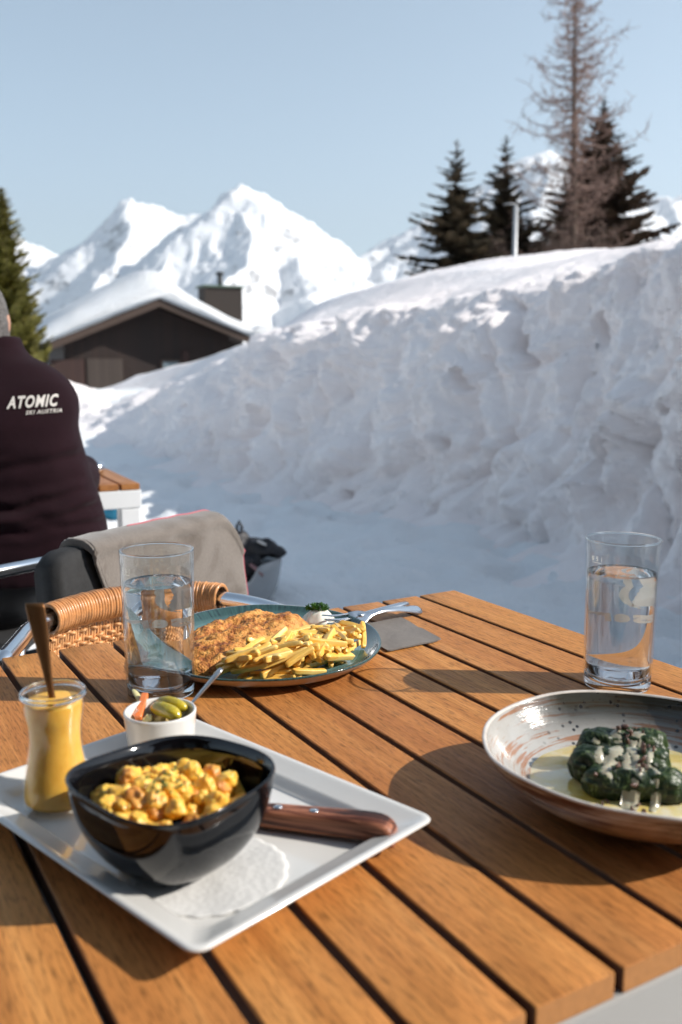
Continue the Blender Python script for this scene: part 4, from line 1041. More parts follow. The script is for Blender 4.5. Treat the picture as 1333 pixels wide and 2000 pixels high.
for i in range(24):
    a = rnd.uniform(0, 2*PI); r = .020*math.sqrt(rnd.random()); c = Vector((bc.x + .006 + r*math.cos(a), bc.y - .012 + r*math.sin(a), ZP + .024 + .006*rnd.random())); d = Vector((rnd.uniform(-1, 1), rnd.uniform(-1, 1), rnd.uniform(-.3, .5))).normalized()
    mb.tube([c - d*.0018, c, c + d*.0018], [.0006, .0008, .0005], 5)
o = mb.build('chopped_herbs', M['herb'], fix=False); tag(o, 'chopped green herbs sprinkled over the potatoes', 'herbs', kind='stuff')

# jar of apple sauce
jc = W(115, 1573, FT); jc.z = FT
JH = .0955
jprof = [(.0, .0238), (.004, .0262), (.012, .0268), (.022, .0256), (.034, .0228), (.046, .0208), (.056, .0202), (.066, .0206), (.076, .0222), (.084, .0228), (.089, .0230)]
def jr(z): return interp(z, jprof)
jar = empty('glass_jar', jc); tag(jar, 'waisted glass jar of yellow apple sauce with a spoon in it, on the tray', 'jar')
mb = MB(); zs = [.0015*i for i in range(3)] + [.004 + i*.085/22 for i in range(23)]
mb.lathe([(.001, .003), (.020, .0025), (.0222, .0)] + [(jr(z), z) for z in zs[1:]] + [(.0240, .0900), (.0248, .0920), (.0246, .0943), (.0238, .0952), (.0230, .0945), (.0224, .0915), (.0218, .086)], 72, cap1=False)
mb.build('glass_wall', M['thin_glass'], jar)
mb = MB(); vs2 = [Vector(((.0236 + .0017*math.cos(2*PI*j/12))*math.cos(2*PI*i/80), (.0236 + .0017*math.cos(2*PI*j/12))*math.sin(2*PI*i/80), .0925 + .0023*math.sin(2*PI*j/12))) for i in range(80) for j in range(12)]
mb.add(vs2, [(i*12 + j, ((i + 1) % 80)*12 + j, ((i + 1) % 80)*12 + (j + 1) % 12, i*12 + (j + 1) % 12) for i in range(80) for j in range(12)]); mb.build('rim', M['solid_glass'], jar)
M['jarglass_base'] = M['thin_glass']
def m_sauce():
    t = NT('apple_sauce'); c = t.coord(); n = t.noise(c, 90, 4, .6); t.set(col=t.ramp(n, [(.3, (.78, .40, .055)), (.7, (.86, .50, .09))]), rough=.35, sss=.35, ssss=.01, sssr=(1, .55, .15)); t.bump(n, .0008, .4); return t.m
M['sauce'] = m_sauce()
mb = MB(); mb.lathe([(.001, .0045), (.0215, .0045), (jr(.006) - .0014, .008)] + [(jr(z) - .0014, z) for z in [.010 + i*.075/18 for i in range(19)]] + [(jr(.0865) - .0016, .0865), (.018, .0877), (.012, .0883), (.001, .0880)], 64)
so_ = mb.build('apple_sauce', M['sauce'], loc=jc); tag(so_, 'yellow apple sauce filling the waisted jar', 'sauce')
# spoon
spn = empty('teaspoon', jc + Vector((-.004, .002, .02))); tag(spn, 'flat handled spoon standing upright in the apple sauce', 'spoon')
P1 = D(68, 1178, jc.y + .012); P0 = D(97, 1335, jc.y + .003); dirn = (P1 - P0).normalized(); Pb = P0 - dirn*.030
L_ = (P1 - Pb).length
mb = MB(); pr = []
for i in range(24):
    f = i/23; w2 = lerp(.0026, .0072, smooth((f - .2)/.8)); c = Pb + dirn*L_*f; tx = Vector((1, .12, 0)).normalized(); ty = tx.cross(dirn); e_ = .0009 + .0004*(1 - f)
    if i == 23: w2 *= .96
    pr.append([c + tx*w2*a + ty*e_*b - spn.location for a, b in ((-1, -.3), (-.9, -1), (.9, -1), (1, -.3), (1, .3), (.9, 1), (-.9, 1), (-1, .3))])
mb.loft(pr); mb.build('handle', M['spoon_warm_reflection'], spn)
mb = MB(); mb.lathe([(.001, -.001), (.006, .0), (.0095, .004), (.0102, .008), (.0092, .008), (.006, .003), (.001, .0015)], 24, c=Pb - spn.location + Vector((0, -.004, -.004))); mb.build('spoon_bowl', M['steel'], spn)

# ramekin with pickles
RZ = FT + .043; rc = W(313, 1386, RZ); rc.z = FT
mb = MB(); RR = .0315
mb.lathe([(.001, .001), (.018, .001), (.0225, 0), (.0262, .003), (.0284, .010), (.0298, .022), (.0308, .034), (.0315, .0400), (.0316, .0420), (.0308, .0432), (.0294, .0430), (.0284, .0415), (.0276, .034), (.0268, .020), (.0245, .008), (.018, .0050), (.001, .0045)], 80)
o = mb.build('ramekin', M['white_ceramic'], loc=rc); tag(o, 'small round white ramekin of mixed pickles on the back corner of the tray', 'ramekin')
M['gherkin'] = plain('gherkin_skin', (.42, .33, .020), .22, 0, .30, 120, .0008, coat=.6, sss=.1, ssss=.004)
M['carrot'] = plain('pickled_carrot', (.72, .20, .055), .3, 0, .12, 60, coat=.5, sss=.15, ssss=.004)
M['onion'] = plain('pickled_onion', (.62, .56, .28), .3, 0, .12, 60, coat=.5, sss=.15, ssss=.004)
M['cauli'] = plain('pickled_cauliflower', (.55, .42, .18), .5, 0, .25, 160, .0015)
def rod(name, A, B, r, mat, label, cat, flat=1, bow=.002, par=None, group=None, wart=0):
    A, B = Vector(A), Vector(B); mid = A.lerp(B, .5); mb = MB(); pts = []; rs = []
    for i in range(13):
        f = i/12; pts.append(A.lerp(B, f) + Vector((0, 0, bow*math.sin(PI*f))) - mid); rs.append(r*max(.08, (1 - abs(2*f - 1)**3.2))**.5)
    mb.tube(pts, rs, 16, flat=flat); o = mb.build(name, mat, loc=mid)
    if wart: displace(o, lambda p, n: p + n*wart*noise.noise(p*260))
    tag(o, label, cat, group); return o
zt = RZ - .010
def RP(x, y, dz=0): p = W(x, y, RZ - .006 + dz); return p
rod('gherkin', RP(296, 1382), RP(352, 1400), .0066, M['gherkin'], 'yellow green gherkin nearer the front of the ramekin', 'gherkin', bow=.002, wart=.0006)
rod('gherkin', RP(305, 1372, .002), RP(366, 1386, .001), .0056, M['gherkin'], 'thinner yellow green gherkin leaning on the spoon in the ramekin', 'gherkin', bow=.003, wart=.0006)
mb = MB(); A = RP(270, 1404, -.004); B = RP(284, 1356, .008); 
def stick(A, B, w_, h_, name, mat, label, cat, tw=.0):
    A, B = Vector(A), Vector(B); d = (B - A).normalized(); s = d.cross(Vector((0, 0, 1))).normalized(); u_ = s.cross(d); mb = MB(); mid = A.lerp(B, .5)
    mb.loft([[A.lerp(B, f) + s*a*w_*k_/2 + u_*b*h_*k_/2 - mid for a, b in ((-1, -1), (1, -1), (1, 1), (-1, 1))] for f, k_ in ((0, .9), (.05, 1), (.5, 1.03), (.95, 1), (1, .9))]); o = mb.build(name, mat, loc=mid, sm=False); bevel(o, min(w_, h_)*.22, 3); tag(o, label, cat); return o
stick(A, B, .0065, .0055, 'carrot_stick', M['carrot'], 'orange carrot stick standing up in the ramekin', 'carrot')
stick(RP(262, 1398, -.004), RP(274, 1388, .0), .012, .006, 'carrot_slice', M['carrot'], 'pale orange carrot slice lying low in the ramekin beside the standing stick', 'carrot')
rod('onion_spear', RP(283, 1388, -.004), W(260, 1346, RZ + .004), .0028, M['onion'], 'thin pale onion spear pointing up out of the ramekin', 'onion', flat=.5)
for x, y, r, lb, nm, mt in ((312, 1401, .0068, 'knobbly cauliflower floret at the front of the ramekin', 'cauliflower_floret', 'cauli'), (288, 1404, .0050, 'small yellow onion piece beside the cauliflower in the ramekin', 'onion_piece', 'onion'), (330, 1388, .009, 'buried pickle under the gherkins in the ramekin', 'pickle_piece', 'gherkin')):
    o = bpy.data.objects.new(nm, chunk_mesh(x, r)); link(o); o.data.name = nm; o.data.materials.append(M[mt]); o.location = RP(x, y, -.006 if r < .009 else -.014); tag(o, lb, 'pickle')
# bed of pickles filling the ramekin
mb = MB(); mb.lathe([(.001, .0052), (.018, .006), (.0240, .012), (.0258, .022), (.024, .0265), (.015, .029), (.001, .0295)], 40); o = mb.build('chopped_pickles', M['cauli'], loc=rc); displace(o, lambda p, n: p + (n*.0018*noise.noise(p*230) if p.z > .024 else Vector())); tag(o, 'chopped pickle mix filling the ramekin under the larger pieces', 'pickles', kind='stuff')
sp2 = empty('cocktail_fork', RP(358, 1396)); tag(sp2, 'slim satin steel handle leaning out of the ramekin to the right', 'fork')
A = W(352, 1400, RZ - .012); B = W(433, 1306, RZ + .022); mb = MB(); d = B - A
mb.tube([A - sp2.location + d*f for f in (-.15, 0, .3, .6, .8, .93, 1)], [.0012, .0016, .0018, .0024, .0030, .0033, .0026], 14, flat=.6); mb.build('handle', M['steel_satin'], sp2)
for s in (-.002, 0.0, .002):
    mb = MB(); q = A - d*.15 - sp2.location; mb.tube([q, q + Vector((s, 0, -.003)), q + Vector((s*1.3 - .002, 0, -.011))], [.0009, .0008, .0004], 6); mb.build('tine', M['steel_satin'], sp2)

# steak knife on the tray
M['knife_wood'] = m_wood('striped_handle_wood', ((.055, .018, .010), (.20, .070, .035), (.33, .135, .07)), .05, rough=.32, coat=.2)
def m_kw():
    t = NT('striped_handle_wood'); c = t.coord(); n = t.noise(t.mapping(c, (6, 130, 330)), 1, 5, .6, .8)
    t.set(col=t.ramp(n, [(.38, (.018, .007, .005)), (.47, (.13, .040, .022)), (.56, (.36, .14, .075))]), rough=.5, coat=.0, spec=.3); t.bump(n, .0002, .4); return t.m
M['knife_wood'] = m_kw()
ka = Vector((-.060, .6585, 0)); kb = Vector((.040, .6305, 0)); kd = (kb - ka).normalized(); KZ = math.atan2(kd.y, kd.x)
kn = empty('steak_knife', Vector((ka.x, ka.y, FT)), KZ); tag(kn, 'steak knife with a striped wooden riveted handle, lying on the tray beside the black bowl', 'knife')
mb = MB(); prof = [(-.006, .0085, .0062, .0), (0, .0092, .0074, .0), (.02, .0098, .0080, 0), (.05, .0096, .0084, .0004), (.075, .0100, .0088, .0012), (.088, .0108, .0092, .0012), (.097, .0108, .0090, .0), (.102, .0094, .0078, -.0012), (.1045, .0070, .0060, -.0016)]
rgs = []
for x, hw, hh_, dz in prof:
    rgs.append([Vector((x, v.x - (.002 if x > .08 else 0)*(x - .08)/.02, hh_ + dz + .0012 + v.y)) for v in [Vector(((abs(math.cos(a))**.6)*(1 if math.cos(a) > 0 else -1)*hw, (abs(math.sin(a))**.6)*(1 if math.sin(a) > 0 else -1)*hh_)) for a in [2*PI*i/28 for i in range(28)]]])
mb.loft(rgs); subsurf(mb.build('handle', M['knife_wood'], kn), 1)
for x in (.014, .042):
    mb = MB(); mb.lathe([(.0001, .0), (.0034, 0), (.0035, .0012), (.0028, .0018), (.0001, .0020)], 20, c=(x, -.001, .0166 + (.0003 if x > .03 else -.0006))); mb.build('rivet', M['steel'], kn)
mb = MB(); bl_ = []
for x, w2 in ((-.004, .007), (-.03, .0085), (-.07, .0085), (-.10, .006), (-.118, .0008)):
    bl_.append([Vector((x, -w2, .006)), Vector((x, w2*.8, .0066)), Vector((x, w2*.8, .0052)), Vector((x, -w2, .0056))])
mb.loft(bl_); mb.build('blade', M['steel'], kn, False)

# ------------------------------------------------------------------ dinner plate
def m_plate():
    t = NT('teal_reactive_glaze'); c = t.coord(); X, Y, Z = t.sep(c)
    r = t.math('SQRT', t.math('ADD', t.math('POWER', t.math('DIVIDE', X, .137), 2), t.math('POWER', t.math('DIVIDE', Y, .155), 2)))
    ang_ = t.math('ARCTAN2', Y, X); n = t.noise(t.comb(t.math('MULTIPLY', r, 60.0), t.math('MULTIPLY', ang_, 2.2), 0.0), 1, 5, .65, .8); n2 = t.noise(t.comb(t.math('MULTIPLY', r, 5.0), t.math('MULTIPLY', ang_, 34.0), 0.0), 1, 4, .6)
    inner = t.ramp(n, [(.32, (.10, .22, .22)), (.5, (.19, .36, .36)), (.66, (.32, .48, .46))])
    rim = t.ramp(n2, [(.35, (.012, .030, .030)), (.6, (.035, .085, .080))])
    cc = t.mix(t.ramp(t.math('ADD', r, t.math('MULTIPLY', n2, .06)), [(.80, .15), (.99, 1.0)]), inner, rim)
    edge = t.ramp(t.math('ADD', r, t.math('MULTIPLY', n2, .02)), [(1.004, 0.0), (1.012, 1.0)])
    t.set(col=cc, rough=.09, coat=.6, coatr=.03); t.bump(n, .0006, .4); return t.m
M['plate'] = m_plate(); M['plate_under'] = plain('raw_stoneware', (.42, .33, .26), .6, 0, .1, 60)
PC = Vector((-.0905, 1.096, TZ))
def pring(f, z, n=120):
    out_ = []
    for j in range(n):
        a = 2*PI*j/n; k = 1 + .018*math.cos(3*a + .6) + .012*math.cos(2*a + 1.8); e = 2.15
        ca, sa = abs(math.cos(a)), abs(math.sin(a)); r = 1/((ca**e + sa**e)**(1/e)); out_.append(Vector((.137*f*k*r*math.cos(a), .155*f*k*r*math.sin(a), z + (.0012*noise.noise((math.cos(a)*2, math.sin(a)*2, 4)) if z > .012 else 0))))
    return out_
pl = empty('dinner_plate', PC); tag(pl, 'blue green glazed dinner plate with dark rim, under the schnitzel and fries', 'plate')
mb = MB(); mb.loft([pring(f, z) for f, z in ((.997, .0188), (1.0, .0200), (.994, .0210), (.982, .0208), (.965, .0190), (.93, .0150), (.88, .0105), (.80, .0072), (.68, .0060), (.4, .0056), (.02, .0056))], cap0=False)
mb.build('glazed_top', M['plate'], pl)
mb = MB(); mb.loft([pring(f, z) for f, z in ((.998, .0189), (.985, .0165), (.95, .0120), (.88, .0062), (.78, .0022), (.70, .0012), (.66, .0), (.62, .0), (.60, .0018), (.02, .0018))], cap0=False)
mb.build('stoneware_underside', M['plate_under'], pl)

# schnitzel
def m_crumb():
    t = NT('breadcrumb_crust'); c = t.coord(); a = t.noise(c, 26, 6, .7, .6); b = t.noise(c, 95, 5, .7); v = t.voro(c, 420)
    k = t.math('ADD', t.math('MULTIPLY', a, .46), t.math('MULTIPLY', b, .58)); zz = t.sep(c)[2]
    k = t.math('ADD', k, t.math('MULTIPLY', t.ramp(zz, [(.0, 0.0), (.02, 1.0)]), .0))
    cc = t.ramp(k, [(.37, (.09, .022, .008)), (.445, (.30, .092, .018)), (.52, (.52, .205, .038)), (.63, (.70, .37, .10))])
    t.set(col=cc, rough=.62, spec=.4, coat=.12, coatr=.3); x = t.bump(b, .0020, .8); t.bump(v, .0012, .7, x); return t.m
M['crumb'] = m_crumb()
SC = Vector((-.1215, 1.098, TZ + .0065)); sa = R(58)
mb = MB()
def schn(u, v):
    a = 2*PI*u; r = v; k = 1 + .07*math.cos(2*a + .5) + .06*math.cos(3*a + 2.2) + .03*noise.noise((math.cos(a)*3, math.sin(a)*3, 1))
    x, y = .104*k*r*math.cos(a), .066*k*r*math.sin(a)
    X_, Y_ = x*math.cos(sa) - y*math.sin(sa), x*math.sin(sa) + y*math.cos(sa)
    h = .0285*(1 - r**3.0)**.5*(1 + .0*x) if r < 1 else 0
    h += smooth((1 - r)*6)*(.0058*noise.noise((x*38, y*38, 2)) + .0022*noise.noise((x*95, y*95, 7)) + .0012*noise.noise((x*240, y*240, 5)))
    h -= .004*math.exp(-((y - .012 + .1*x)/.007)**2)*smooth((1 - r)*5)
    h += .006*smooth((x + .02)/.08)*smooth((1 - r)*3)
    return (X_, Y_, max(h, 0) + .0012*noise.noise((x*200, y*200, 1)) )
mb.grid(schn, 240, 90)
mb2 = MB(); mb2.grid(lambda u, v: (lambda p: (p[0]*.97, p[1]*.97, -.0005 + .004*v))(schn(u, v)), 100, 12); mb.add(mb2.v, mb2.f)
o = mb.build('schnitzel', M['crumb'], loc=SC); tag(o, 'golden brown breaded schnitzel on the blue green plate, beside the fries', 'schnitzel')

# fries
def m_fry():
    t = NT('french_fry'); c = t.coord(); n = t.noise(t.mapping(c, (40, 120, 120)), 1, 4, .6); oi = t.n('ObjectInfo').outputs['Random']
    cc = t.ramp(n, [(.24, (.50, .19, .03)), (.34, (.76, .38, .05)), (.50, (.84, .53, .12)), (.72, (.88, .65, .24))]); cc = t.mix(t.ramp(oi, [(.5, 0.0), (1, .4)]), cc, (.76, .43, .06))
    t.set(col=cc, rough=.40, sss=.06, ssss=.003, sssr=(1, .6, .2), coat=.15); t.bump(n, .0006, .5); return t.m
M['fry'] = m_fry(); fms = []
for i in range(10):
    L = .038 + .0065*(i % 8); w_ = .0029 + .0004*(i % 3); mb = MB(); rg = []; bow = random.uniform(-.10, .10); tw = random.uniform(-.5, .5); cut0 = random.uniform(-.5, .5); cut1 = random.uniform(-.5, .5)
    for k in range(11):
        f = k/10; x = (f - .5)*L; kk = 1.0 if .04 < f < .96 else .82; q = []
        for a in range(16):
            th = 2*PI*a/16 + tw*f; e = .32; cx_, cy2 = math.cos(th), math.sin(th)
            y_, z_ = abs(cx_)**e*(1 if cx_ > 0 else -1)*w_*kk, abs(cy2)**e*(1 if cy2 > 0 else -1)*w_*kk
            xx = x + (y_*cut0 if f < .05 else y_*cut1 if f > .95 else 0)
            q.append(Vector((xx, y_ + bow*(x*x)/L*1.5, z_ + .0004*noise.noise((x*90, i, a*.4)))))
        rg.append(q)
    mb.loft(rg); o = mb.build('french_fry', M['fry']); subsurf(o, 1); fms.append(o)
FC = Vector((-.034, 1.022, 0)); fa = R(42); rnd = random.Random(5); zbase = TZ + .008
hm = {}
def key(p): return (round(p.x/.006), round(p.y/.006))
used = 0; tries = 0; NFRY = 130
while used < NFRY and tries < 4000:
    tries += 1
    q = Vector((rnd.gauss(0, .45), rnd.gauss(0, .45)))
    if q.length > 1: continue
    lx, ly = q.x*.105, q.y*.044
    c = FC + Vector((lx*math.cos(fa) - ly*math.sin(fa), lx*math.sin(fa) + ly*math.cos(fa), 0))
    th = rnd.choice((rnd.gauss(R(-45), .5), rnd.gauss(R(-30), .35), rnd.uniform(0, PI), rnd.gauss(R(35), .4))); src = rnd.choice(fms); L = src.dimensions.x if src.dimensions.x > 0 else .05
    d = Vector((math.cos(th), math.sin(th), 0)); pts = [c + d*(s*L/2) for s in (-1, -.6, -.2, .2, .6, 1)]
    # keep inside the plate and off the schnitzel
    ok = all(((p.x - PC.x)/.122)**2 + ((p.y - PC.y)/.140)**2 < 1 for p in pts)
    if ok:
        for p in pts:
            r_ = p - SC; x = r_.x*math.cos(sa) + r_.y*math.sin(sa); y = -r_.x*math.sin(sa) + r_.y*math.cos(sa)
            if (x/.102)**2 + (y/.064)**2 < 1: ok = False
    if not ok: continue
    hs = [hm.get(key(p), zbase + .0035 + .010*max(0, ((p.x - PC.x)/.137)**2 + ((p.y - PC.y)/.155)**2 - .62)) for p in pts]
    # line fit: rest on the two highest supports either side
    zl_ = max(hs[:3]); zr_2 = max(hs[3:]); zc = (zl_ + zr_2)/2; til = math.atan2((zr_2 - zl_)*.55, L*.6)
    if zc > TZ + .040 - .10*max(0, c.y - 1.05) or abs(til) > .5: continue
    if used == 0: o = src
    o = src.copy(); link(o)
    o.location = Vector((c.x, c.y, zc)); o.rotation_euler = Euler((rnd.uniform(-.6, .6), -til, th), 'XYZ')
    used += 1
    for p, h in zip([c + d*(s*L/2) for s in [k/6 for k in range(-6, 7)]], range(13)):
        kk = key(p); hm[kk] = max(hm.get(kk, 0), zc + (p - c).dot(d)*math.tan(til) + .0056)
    tag(o, 'golden yellow french fry in the heap beside the schnitzel', 'french fry', 'french fries heaped on the plate')
for o in fms: bpy.data.objects.remove(o)

# mayonnaise and parsley
M['mayo'] = plain('sour_cream', (.80, .77, .68), .3, 0, .03, 20, coat=.3, sss=.2, ssss=.006)
mc = W(622, 1213, TZ + .012); mb = MB()
mb.loft([[Vector((r*math.cos(a)*(1 + .12*math.sin(3*a + z*90)), r*math.sin(a)*(1 + .10*math.cos(2*a + z*60)), z)) for a in [2*PI*i/36 for i in range(36)]] for r, z in ((.012, .0), (.0215, .001), (.0225, .006), (.019, .011), (.0155, .015), (.012, .019), (.008, .0215), (.003, .0225))])
o = mb.build('sour_cream', M['mayo'], loc=Vector((mc.x, mc.y, TZ + .0065))); displace(o, lambda p, n: p + n*.0022*noise.noise(p*120)); subsurf(o, 1); tag(o, 'white dollop of sour cream under the parsley on the plate', 'sour cream')
M['parsley'] = m_leaf('parsley_leaf', (.020, .070, .008), (.05, .15, .016), (.12, .26, .04), 200)
pq = Vector((mc.x - .001, mc.y, TZ + .0275)); pe = empty('parsley_sprig', pq); tag(pe, 'curly green parsley sprig on top of the sour cream', 'parsley')
rnd = random.Random(9); mb = MB()
for i in range(150):
    a = rnd.uniform(0, 2*PI); r = rnd.random()**.5; c = Vector((.0150*r*math.cos(a), .010*r*math.sin(a), .001 + .0095*rnd.random()*(1 - .5*r))); n_ = Vector((rnd.gauss(0, 1), rnd.gauss(0, 1), rnd.gauss(.5, 1))).normalized(); t1 = n_.orthogonal().normalized(); t2 = n_.cross(t1); s = rnd.uniform(.0012, .0026)
    m_ = 7; ring = [c + (t1*math.cos(2*PI*j/m_) + t2*math.sin(2*PI*j/m_))*s*(1.25 if j % 2 else .7) + n_*s*.5*(1 if j % 2 else -.6) for j in range(m_)]
    mb.add([c] + ring, [(0, j + 1, (j + 1) % m_ + 1) for j in range(m_)])
mb.build('leaves', M['parsley'], pe, False, fix=False)
mb = MB()
for i in range(6): mb.tube([(0, 0, -.004), (rnd.uniform(-.004, .004), rnd.uniform(-.003, .003), .002), (rnd.uniform(-.01, .01), rnd.uniform(-.007, .007), .006)], [.0007, .0006, .0004], 5)
mb.build('stem', M['parsley'], pe)

# napkin
M['napkin'] = plain('grey_paper_napkin', (.185, .165, .150), .92, 0, .06, 120, .0006)
q0 = W(757, 1275, TZ); q1 = W(862, 1253, TZ); e1 = (W(797, 1216, TZ) - q1); e1 = e1.normalized()*.115; q2 = q1 + e1; q3 = q0 + e1
nc = (q0 + q1 + q2 + q3)/4
def nap(sh, z0, z1, nu=14):
    m_ = MB()
    def P_(u, v, z): p = q0.lerp(q1, u).lerp(q3.lerp(q2, u), v); p = nc + (p - nc)*sh; return Vector((p.x - nc.x, p.y - nc.y, z + (.0016*noise.noise((u*3, v*3, 2)) + .002*max(0, u - .85)*4*(v < .5)) + .0015))
    a = [[P_(i/nu, j/nu, z1) for j in range(nu + 1)] for i in range(nu + 1)]; m_.grid(lambda u, v: P_(u, v, z1), nu, nu); m_.grid(lambda u, v: P_(u, v, z0), nu, nu)
    edge = [(u/nu, 0) for u in range(nu)] + [(1, v/nu) for v in range(nu)] + [(1 - u/nu, 1) for u in range(nu)] + [(0, 1 - v/nu) for v in range(nu)]
    m_.loft([[P_(u, v, z0) for u, v in edge], [P_(u, v, z1) for u, v in edge]], cap0=False, cap1=False); return m_
n_ = empty('paper_napkin', Vector((nc.x, nc.y, TZ))); tag(n_, 'folded grey paper napkin partly under the plate and cutlery', 'napkin')
nap(1, 0, .0006).build('lower_fold', M['napkin'], n_); nap(.985, .0009, .0016).build('upper_fold', M['napkin'], n_)

# fork and knife across the plate rim
def cutlery_frame(T, E, roll=0):
    d = (E - T).normalized(); s = d.cross(Vector((0, 0, 1))).normalized(); u_ = s.cross(d)
    s2 = s*math.cos(roll) + u_*math.sin(roll); u2 = -s*math.sin(roll) + u_*math.cos(roll); return d, s2, u2
T = W(637, 1213, TZ + .024); E = W(822, 1191, TZ + .004); d, s, u_ = cutlery_frame(T, E, R(-38)); LF = (E - T).length
fk = empty('fork', T.lerp(E, .4)); tag(fk, 'polished fork lying tines inward over the rim of the blue green plate', 'fork')
def FP(x, y, z): return T + d*x + s*y + u_*z - fk.location
def zprof(x): return .004*math.sin(min(1, x/.07)*PI)*-1.2 + .008*smooth((x - .06)/.05) - .008*smooth((x - .12)/.08)
for k in range(4):
    y = (k - 1.5)*.0068; mb = MB(); rg = []
    for i in range(9):
        x = .052*i/8; w_ = .0012*(.35 + .65*min(1, i/3)); h_ = .0011; rg.append([FP(x, y + a*w_, zprof(x) + b*h_) for a, b in ((-1, -1), (1, -1), (1, 1), (-1, 1))])
    mb.loft(rg); bevel(mb.build('tine', M['steel'], fk, True, auto=40), .0004, 2)
mb = MB(); rg = []
for x, w_, h_ in ((.050, .0118, .0010), (.058, .0118, .0012), (.066, .0108, .0014), (.073, .0080, .0017), (.080, .0045, .0020), (.090, .0034, .0022), (.105, .0034, .0022), (.13, .0045, .0018), (.155, .0065, .0014), (.175, .0078, .0013), (LF*.985 if LF > .18 else .19, .0072, .0013), (LF if LF > .185 else .194, .0045, .0012)):
    rg.append([FP(x, w_*math.cos(a), zprof(x) + h_*math.sin(a) + (.0010*(math.cos(a)**2) if .045 < x < .07 else 0)) for a in [2*PI*i/16 for i in range(16)]])
mb.loft(rg); mb.build('handle', M['steel'], fk)
T = W(640, 1222, TZ + .017); E = W(796, 1183, TZ + .012); d, s, u_ = cutlery_frame(T, E, R(15)); LF = (E - T).length
kf = empty('table_knife', T.lerp(E, .5)); tag(kf, 'table knife with a thick steel handle beside the fork on the plate rim', 'knife')
def FP(x, y, z): return T + d*x + s*y + u_*z - kf.location
hs_ = (W(712, 1202, TZ + .022) - T).length
mb = MB(); rg = []
for x, w_, h_ in ((hs_, .0035, .003), (hs_ + .004, .0062, .0048), (hs_ + .008, .0052, .0042), (hs_ + .012, .0056, .0044), (hs_ + .04, .0066, .0048), (LF - .02, .0074, .0052), (LF - .004, .0074, .0048), (LF, .0050, .003)):
    rg.append([FP(x, w_*math.cos(a), h_*math.sin(a) + .002) for a in [2*PI*i/20 for i in range(20)]])
mb.loft(rg); mb.build('handle', M['steel'], kf)
mb = MB(); rg = []
for f, a_, b_ in ((0, .0, .001), (.06, -.006, .004), (.25, -.0095, .0055), (.7, -.0090, .005), (1, -.0035, .003)):
    x = f*(hs_ + .001); rg.append([FP(x, a_, .0018), FP(x, b_, .0026), FP(x, b_, .0012), FP(x, a_, .0014)])
mb.loft(rg); mb.build('blade', M['steel'], kf, False)

# ------------------------------------------------------------------ speckled stoneware bowl with chard rolls
def m_stone(outer):
    t = NT('speckled_glaze' + ('_outside' if outer else '_inside')); c = t.coord(); X, Y, Z = t.sep(c); ang_ = t.math('ARCTAN2', Y, X); r = t.math('SQRT', t.math('ADD', t.math('MULTIPLY', X, X), t.math('MULTIPLY', Y, Y)))
    v = t.comb(t.math('MULTIPLY', X, 9.0), t.math('MULTIPLY', Y, 9.0), t.math('ADD', t.math('MULTIPLY', Z, 200.0), t.math('MULTIPLY', r, 80.0)))
    st = t.noise(v, 1.0, 5, .62, .5); n = t.noise(c, 16, 4, .6); n3 = t.noise(c, 120, 3, .6)
    th = t.math('ADD', st, t.math('MULTIPLY', t.math('SUBTRACT', n, .5), .42 if not outer else .30))
    white = t.mix(n3, (.34, .325, .30), (.42, .41, .39)) if not outer else t.mix(n3, (.37, .27, .19), (.48, .37, .27)); brown = (.30, .13, .055) if not outer else (.11, .042, .018)
    cc = t.mix(t.ramp(th, [(.545, 0.0), (.585, .9)] if not outer else [(.49, 0.0), (.545, 1.0)]), white, brown)
    fl = t.noise(t.comb(t.math('MULTIPLY', X, 26.0), t.math('MULTIPLY', Y, 26.0), t.math('ADD', t.math('MULTIPLY', Z, 520.0), t.math('MULTIPLY', r, 210.0))), 1.0, 3, .6, .3)
    cc = t.mix(t.ramp(fl, [(.60, 0.0), (.65, .85)]), cc, brown)
    # dark speckled sector
    sec = t.math('COSINE', t.math('SUBTRACT', ang_, 1.15 if not outer else 4.95)); secn = t.math('ADD', sec, t.math('MULTIPLY', t.math('SUBTRACT', n, .5), .55))
    msk = t.ramp(secn, [(.30 if not outer else .80, 0.0), (.80 if not outer else 1.0, 1.0)])
    hz_ = t.ramp(Z, [(.018, 0.0), (.034, 1.0)])
    cc = t.mix(t.math('MULTIPLY', t.math('MULTIPLY', msk, hz_), .92), cc, (.022, .022, .015))
    sp = t.voro(c, 150, 'F1'); sc2 = t.ramp(sp, [(.22, 1.0), (.30, 0.0)]); gate = t.ramp(t.noise(c, 55, 2, .5), [(.44, 0.0), (.50, 1.0)])
    cc = t.mix(t.math('MULTIPLY', t.math('MULTIPLY', sc2, gate), msk), cc, (.012, .010, .009))
    t.set(col=cc, rough=.16 if not outer else .38, coat=.5 if not outer else .1, coatr=.06); b = t.bump(st, .0010, .6); t.bump(n3, .0004, .5, b); return t.m
M['stone_in'] = m_stone(False); M['stone_out'] = m_stone(True); M['stone_rim'] = plain('pale_glazed_rim', (.62, .56, .50), .2, 0, .2, 60, coat=.5)
BC = Vector((.2385, .7060, TZ)); SBH = .0500; SBR = .1250
def sw_(a): return 1 + .010*math.cos(2*a + .4) + .006*math.cos(5*a + 1) + .003*math.cos(9*a)
def zr_w(a): return .0012*math.cos(3*a + 1) + .0006*math.cos(7*a)
def sr(r, z, n=144): return [Vector((r*sw_(2*PI*j/n)*math.cos(2*PI*j/n), r*sw_(2*PI*j/n)*math.sin(2*PI*j/n), z + zr_w(2*PI*j/n)*(z/SBH)**2)) for j in range(n)]
sb = empty('stoneware_bowl', BC); tag(sb, 'wide shallow rustic bowl, white glazed with brown streaks and black specks, holding green rolls', 'bowl')
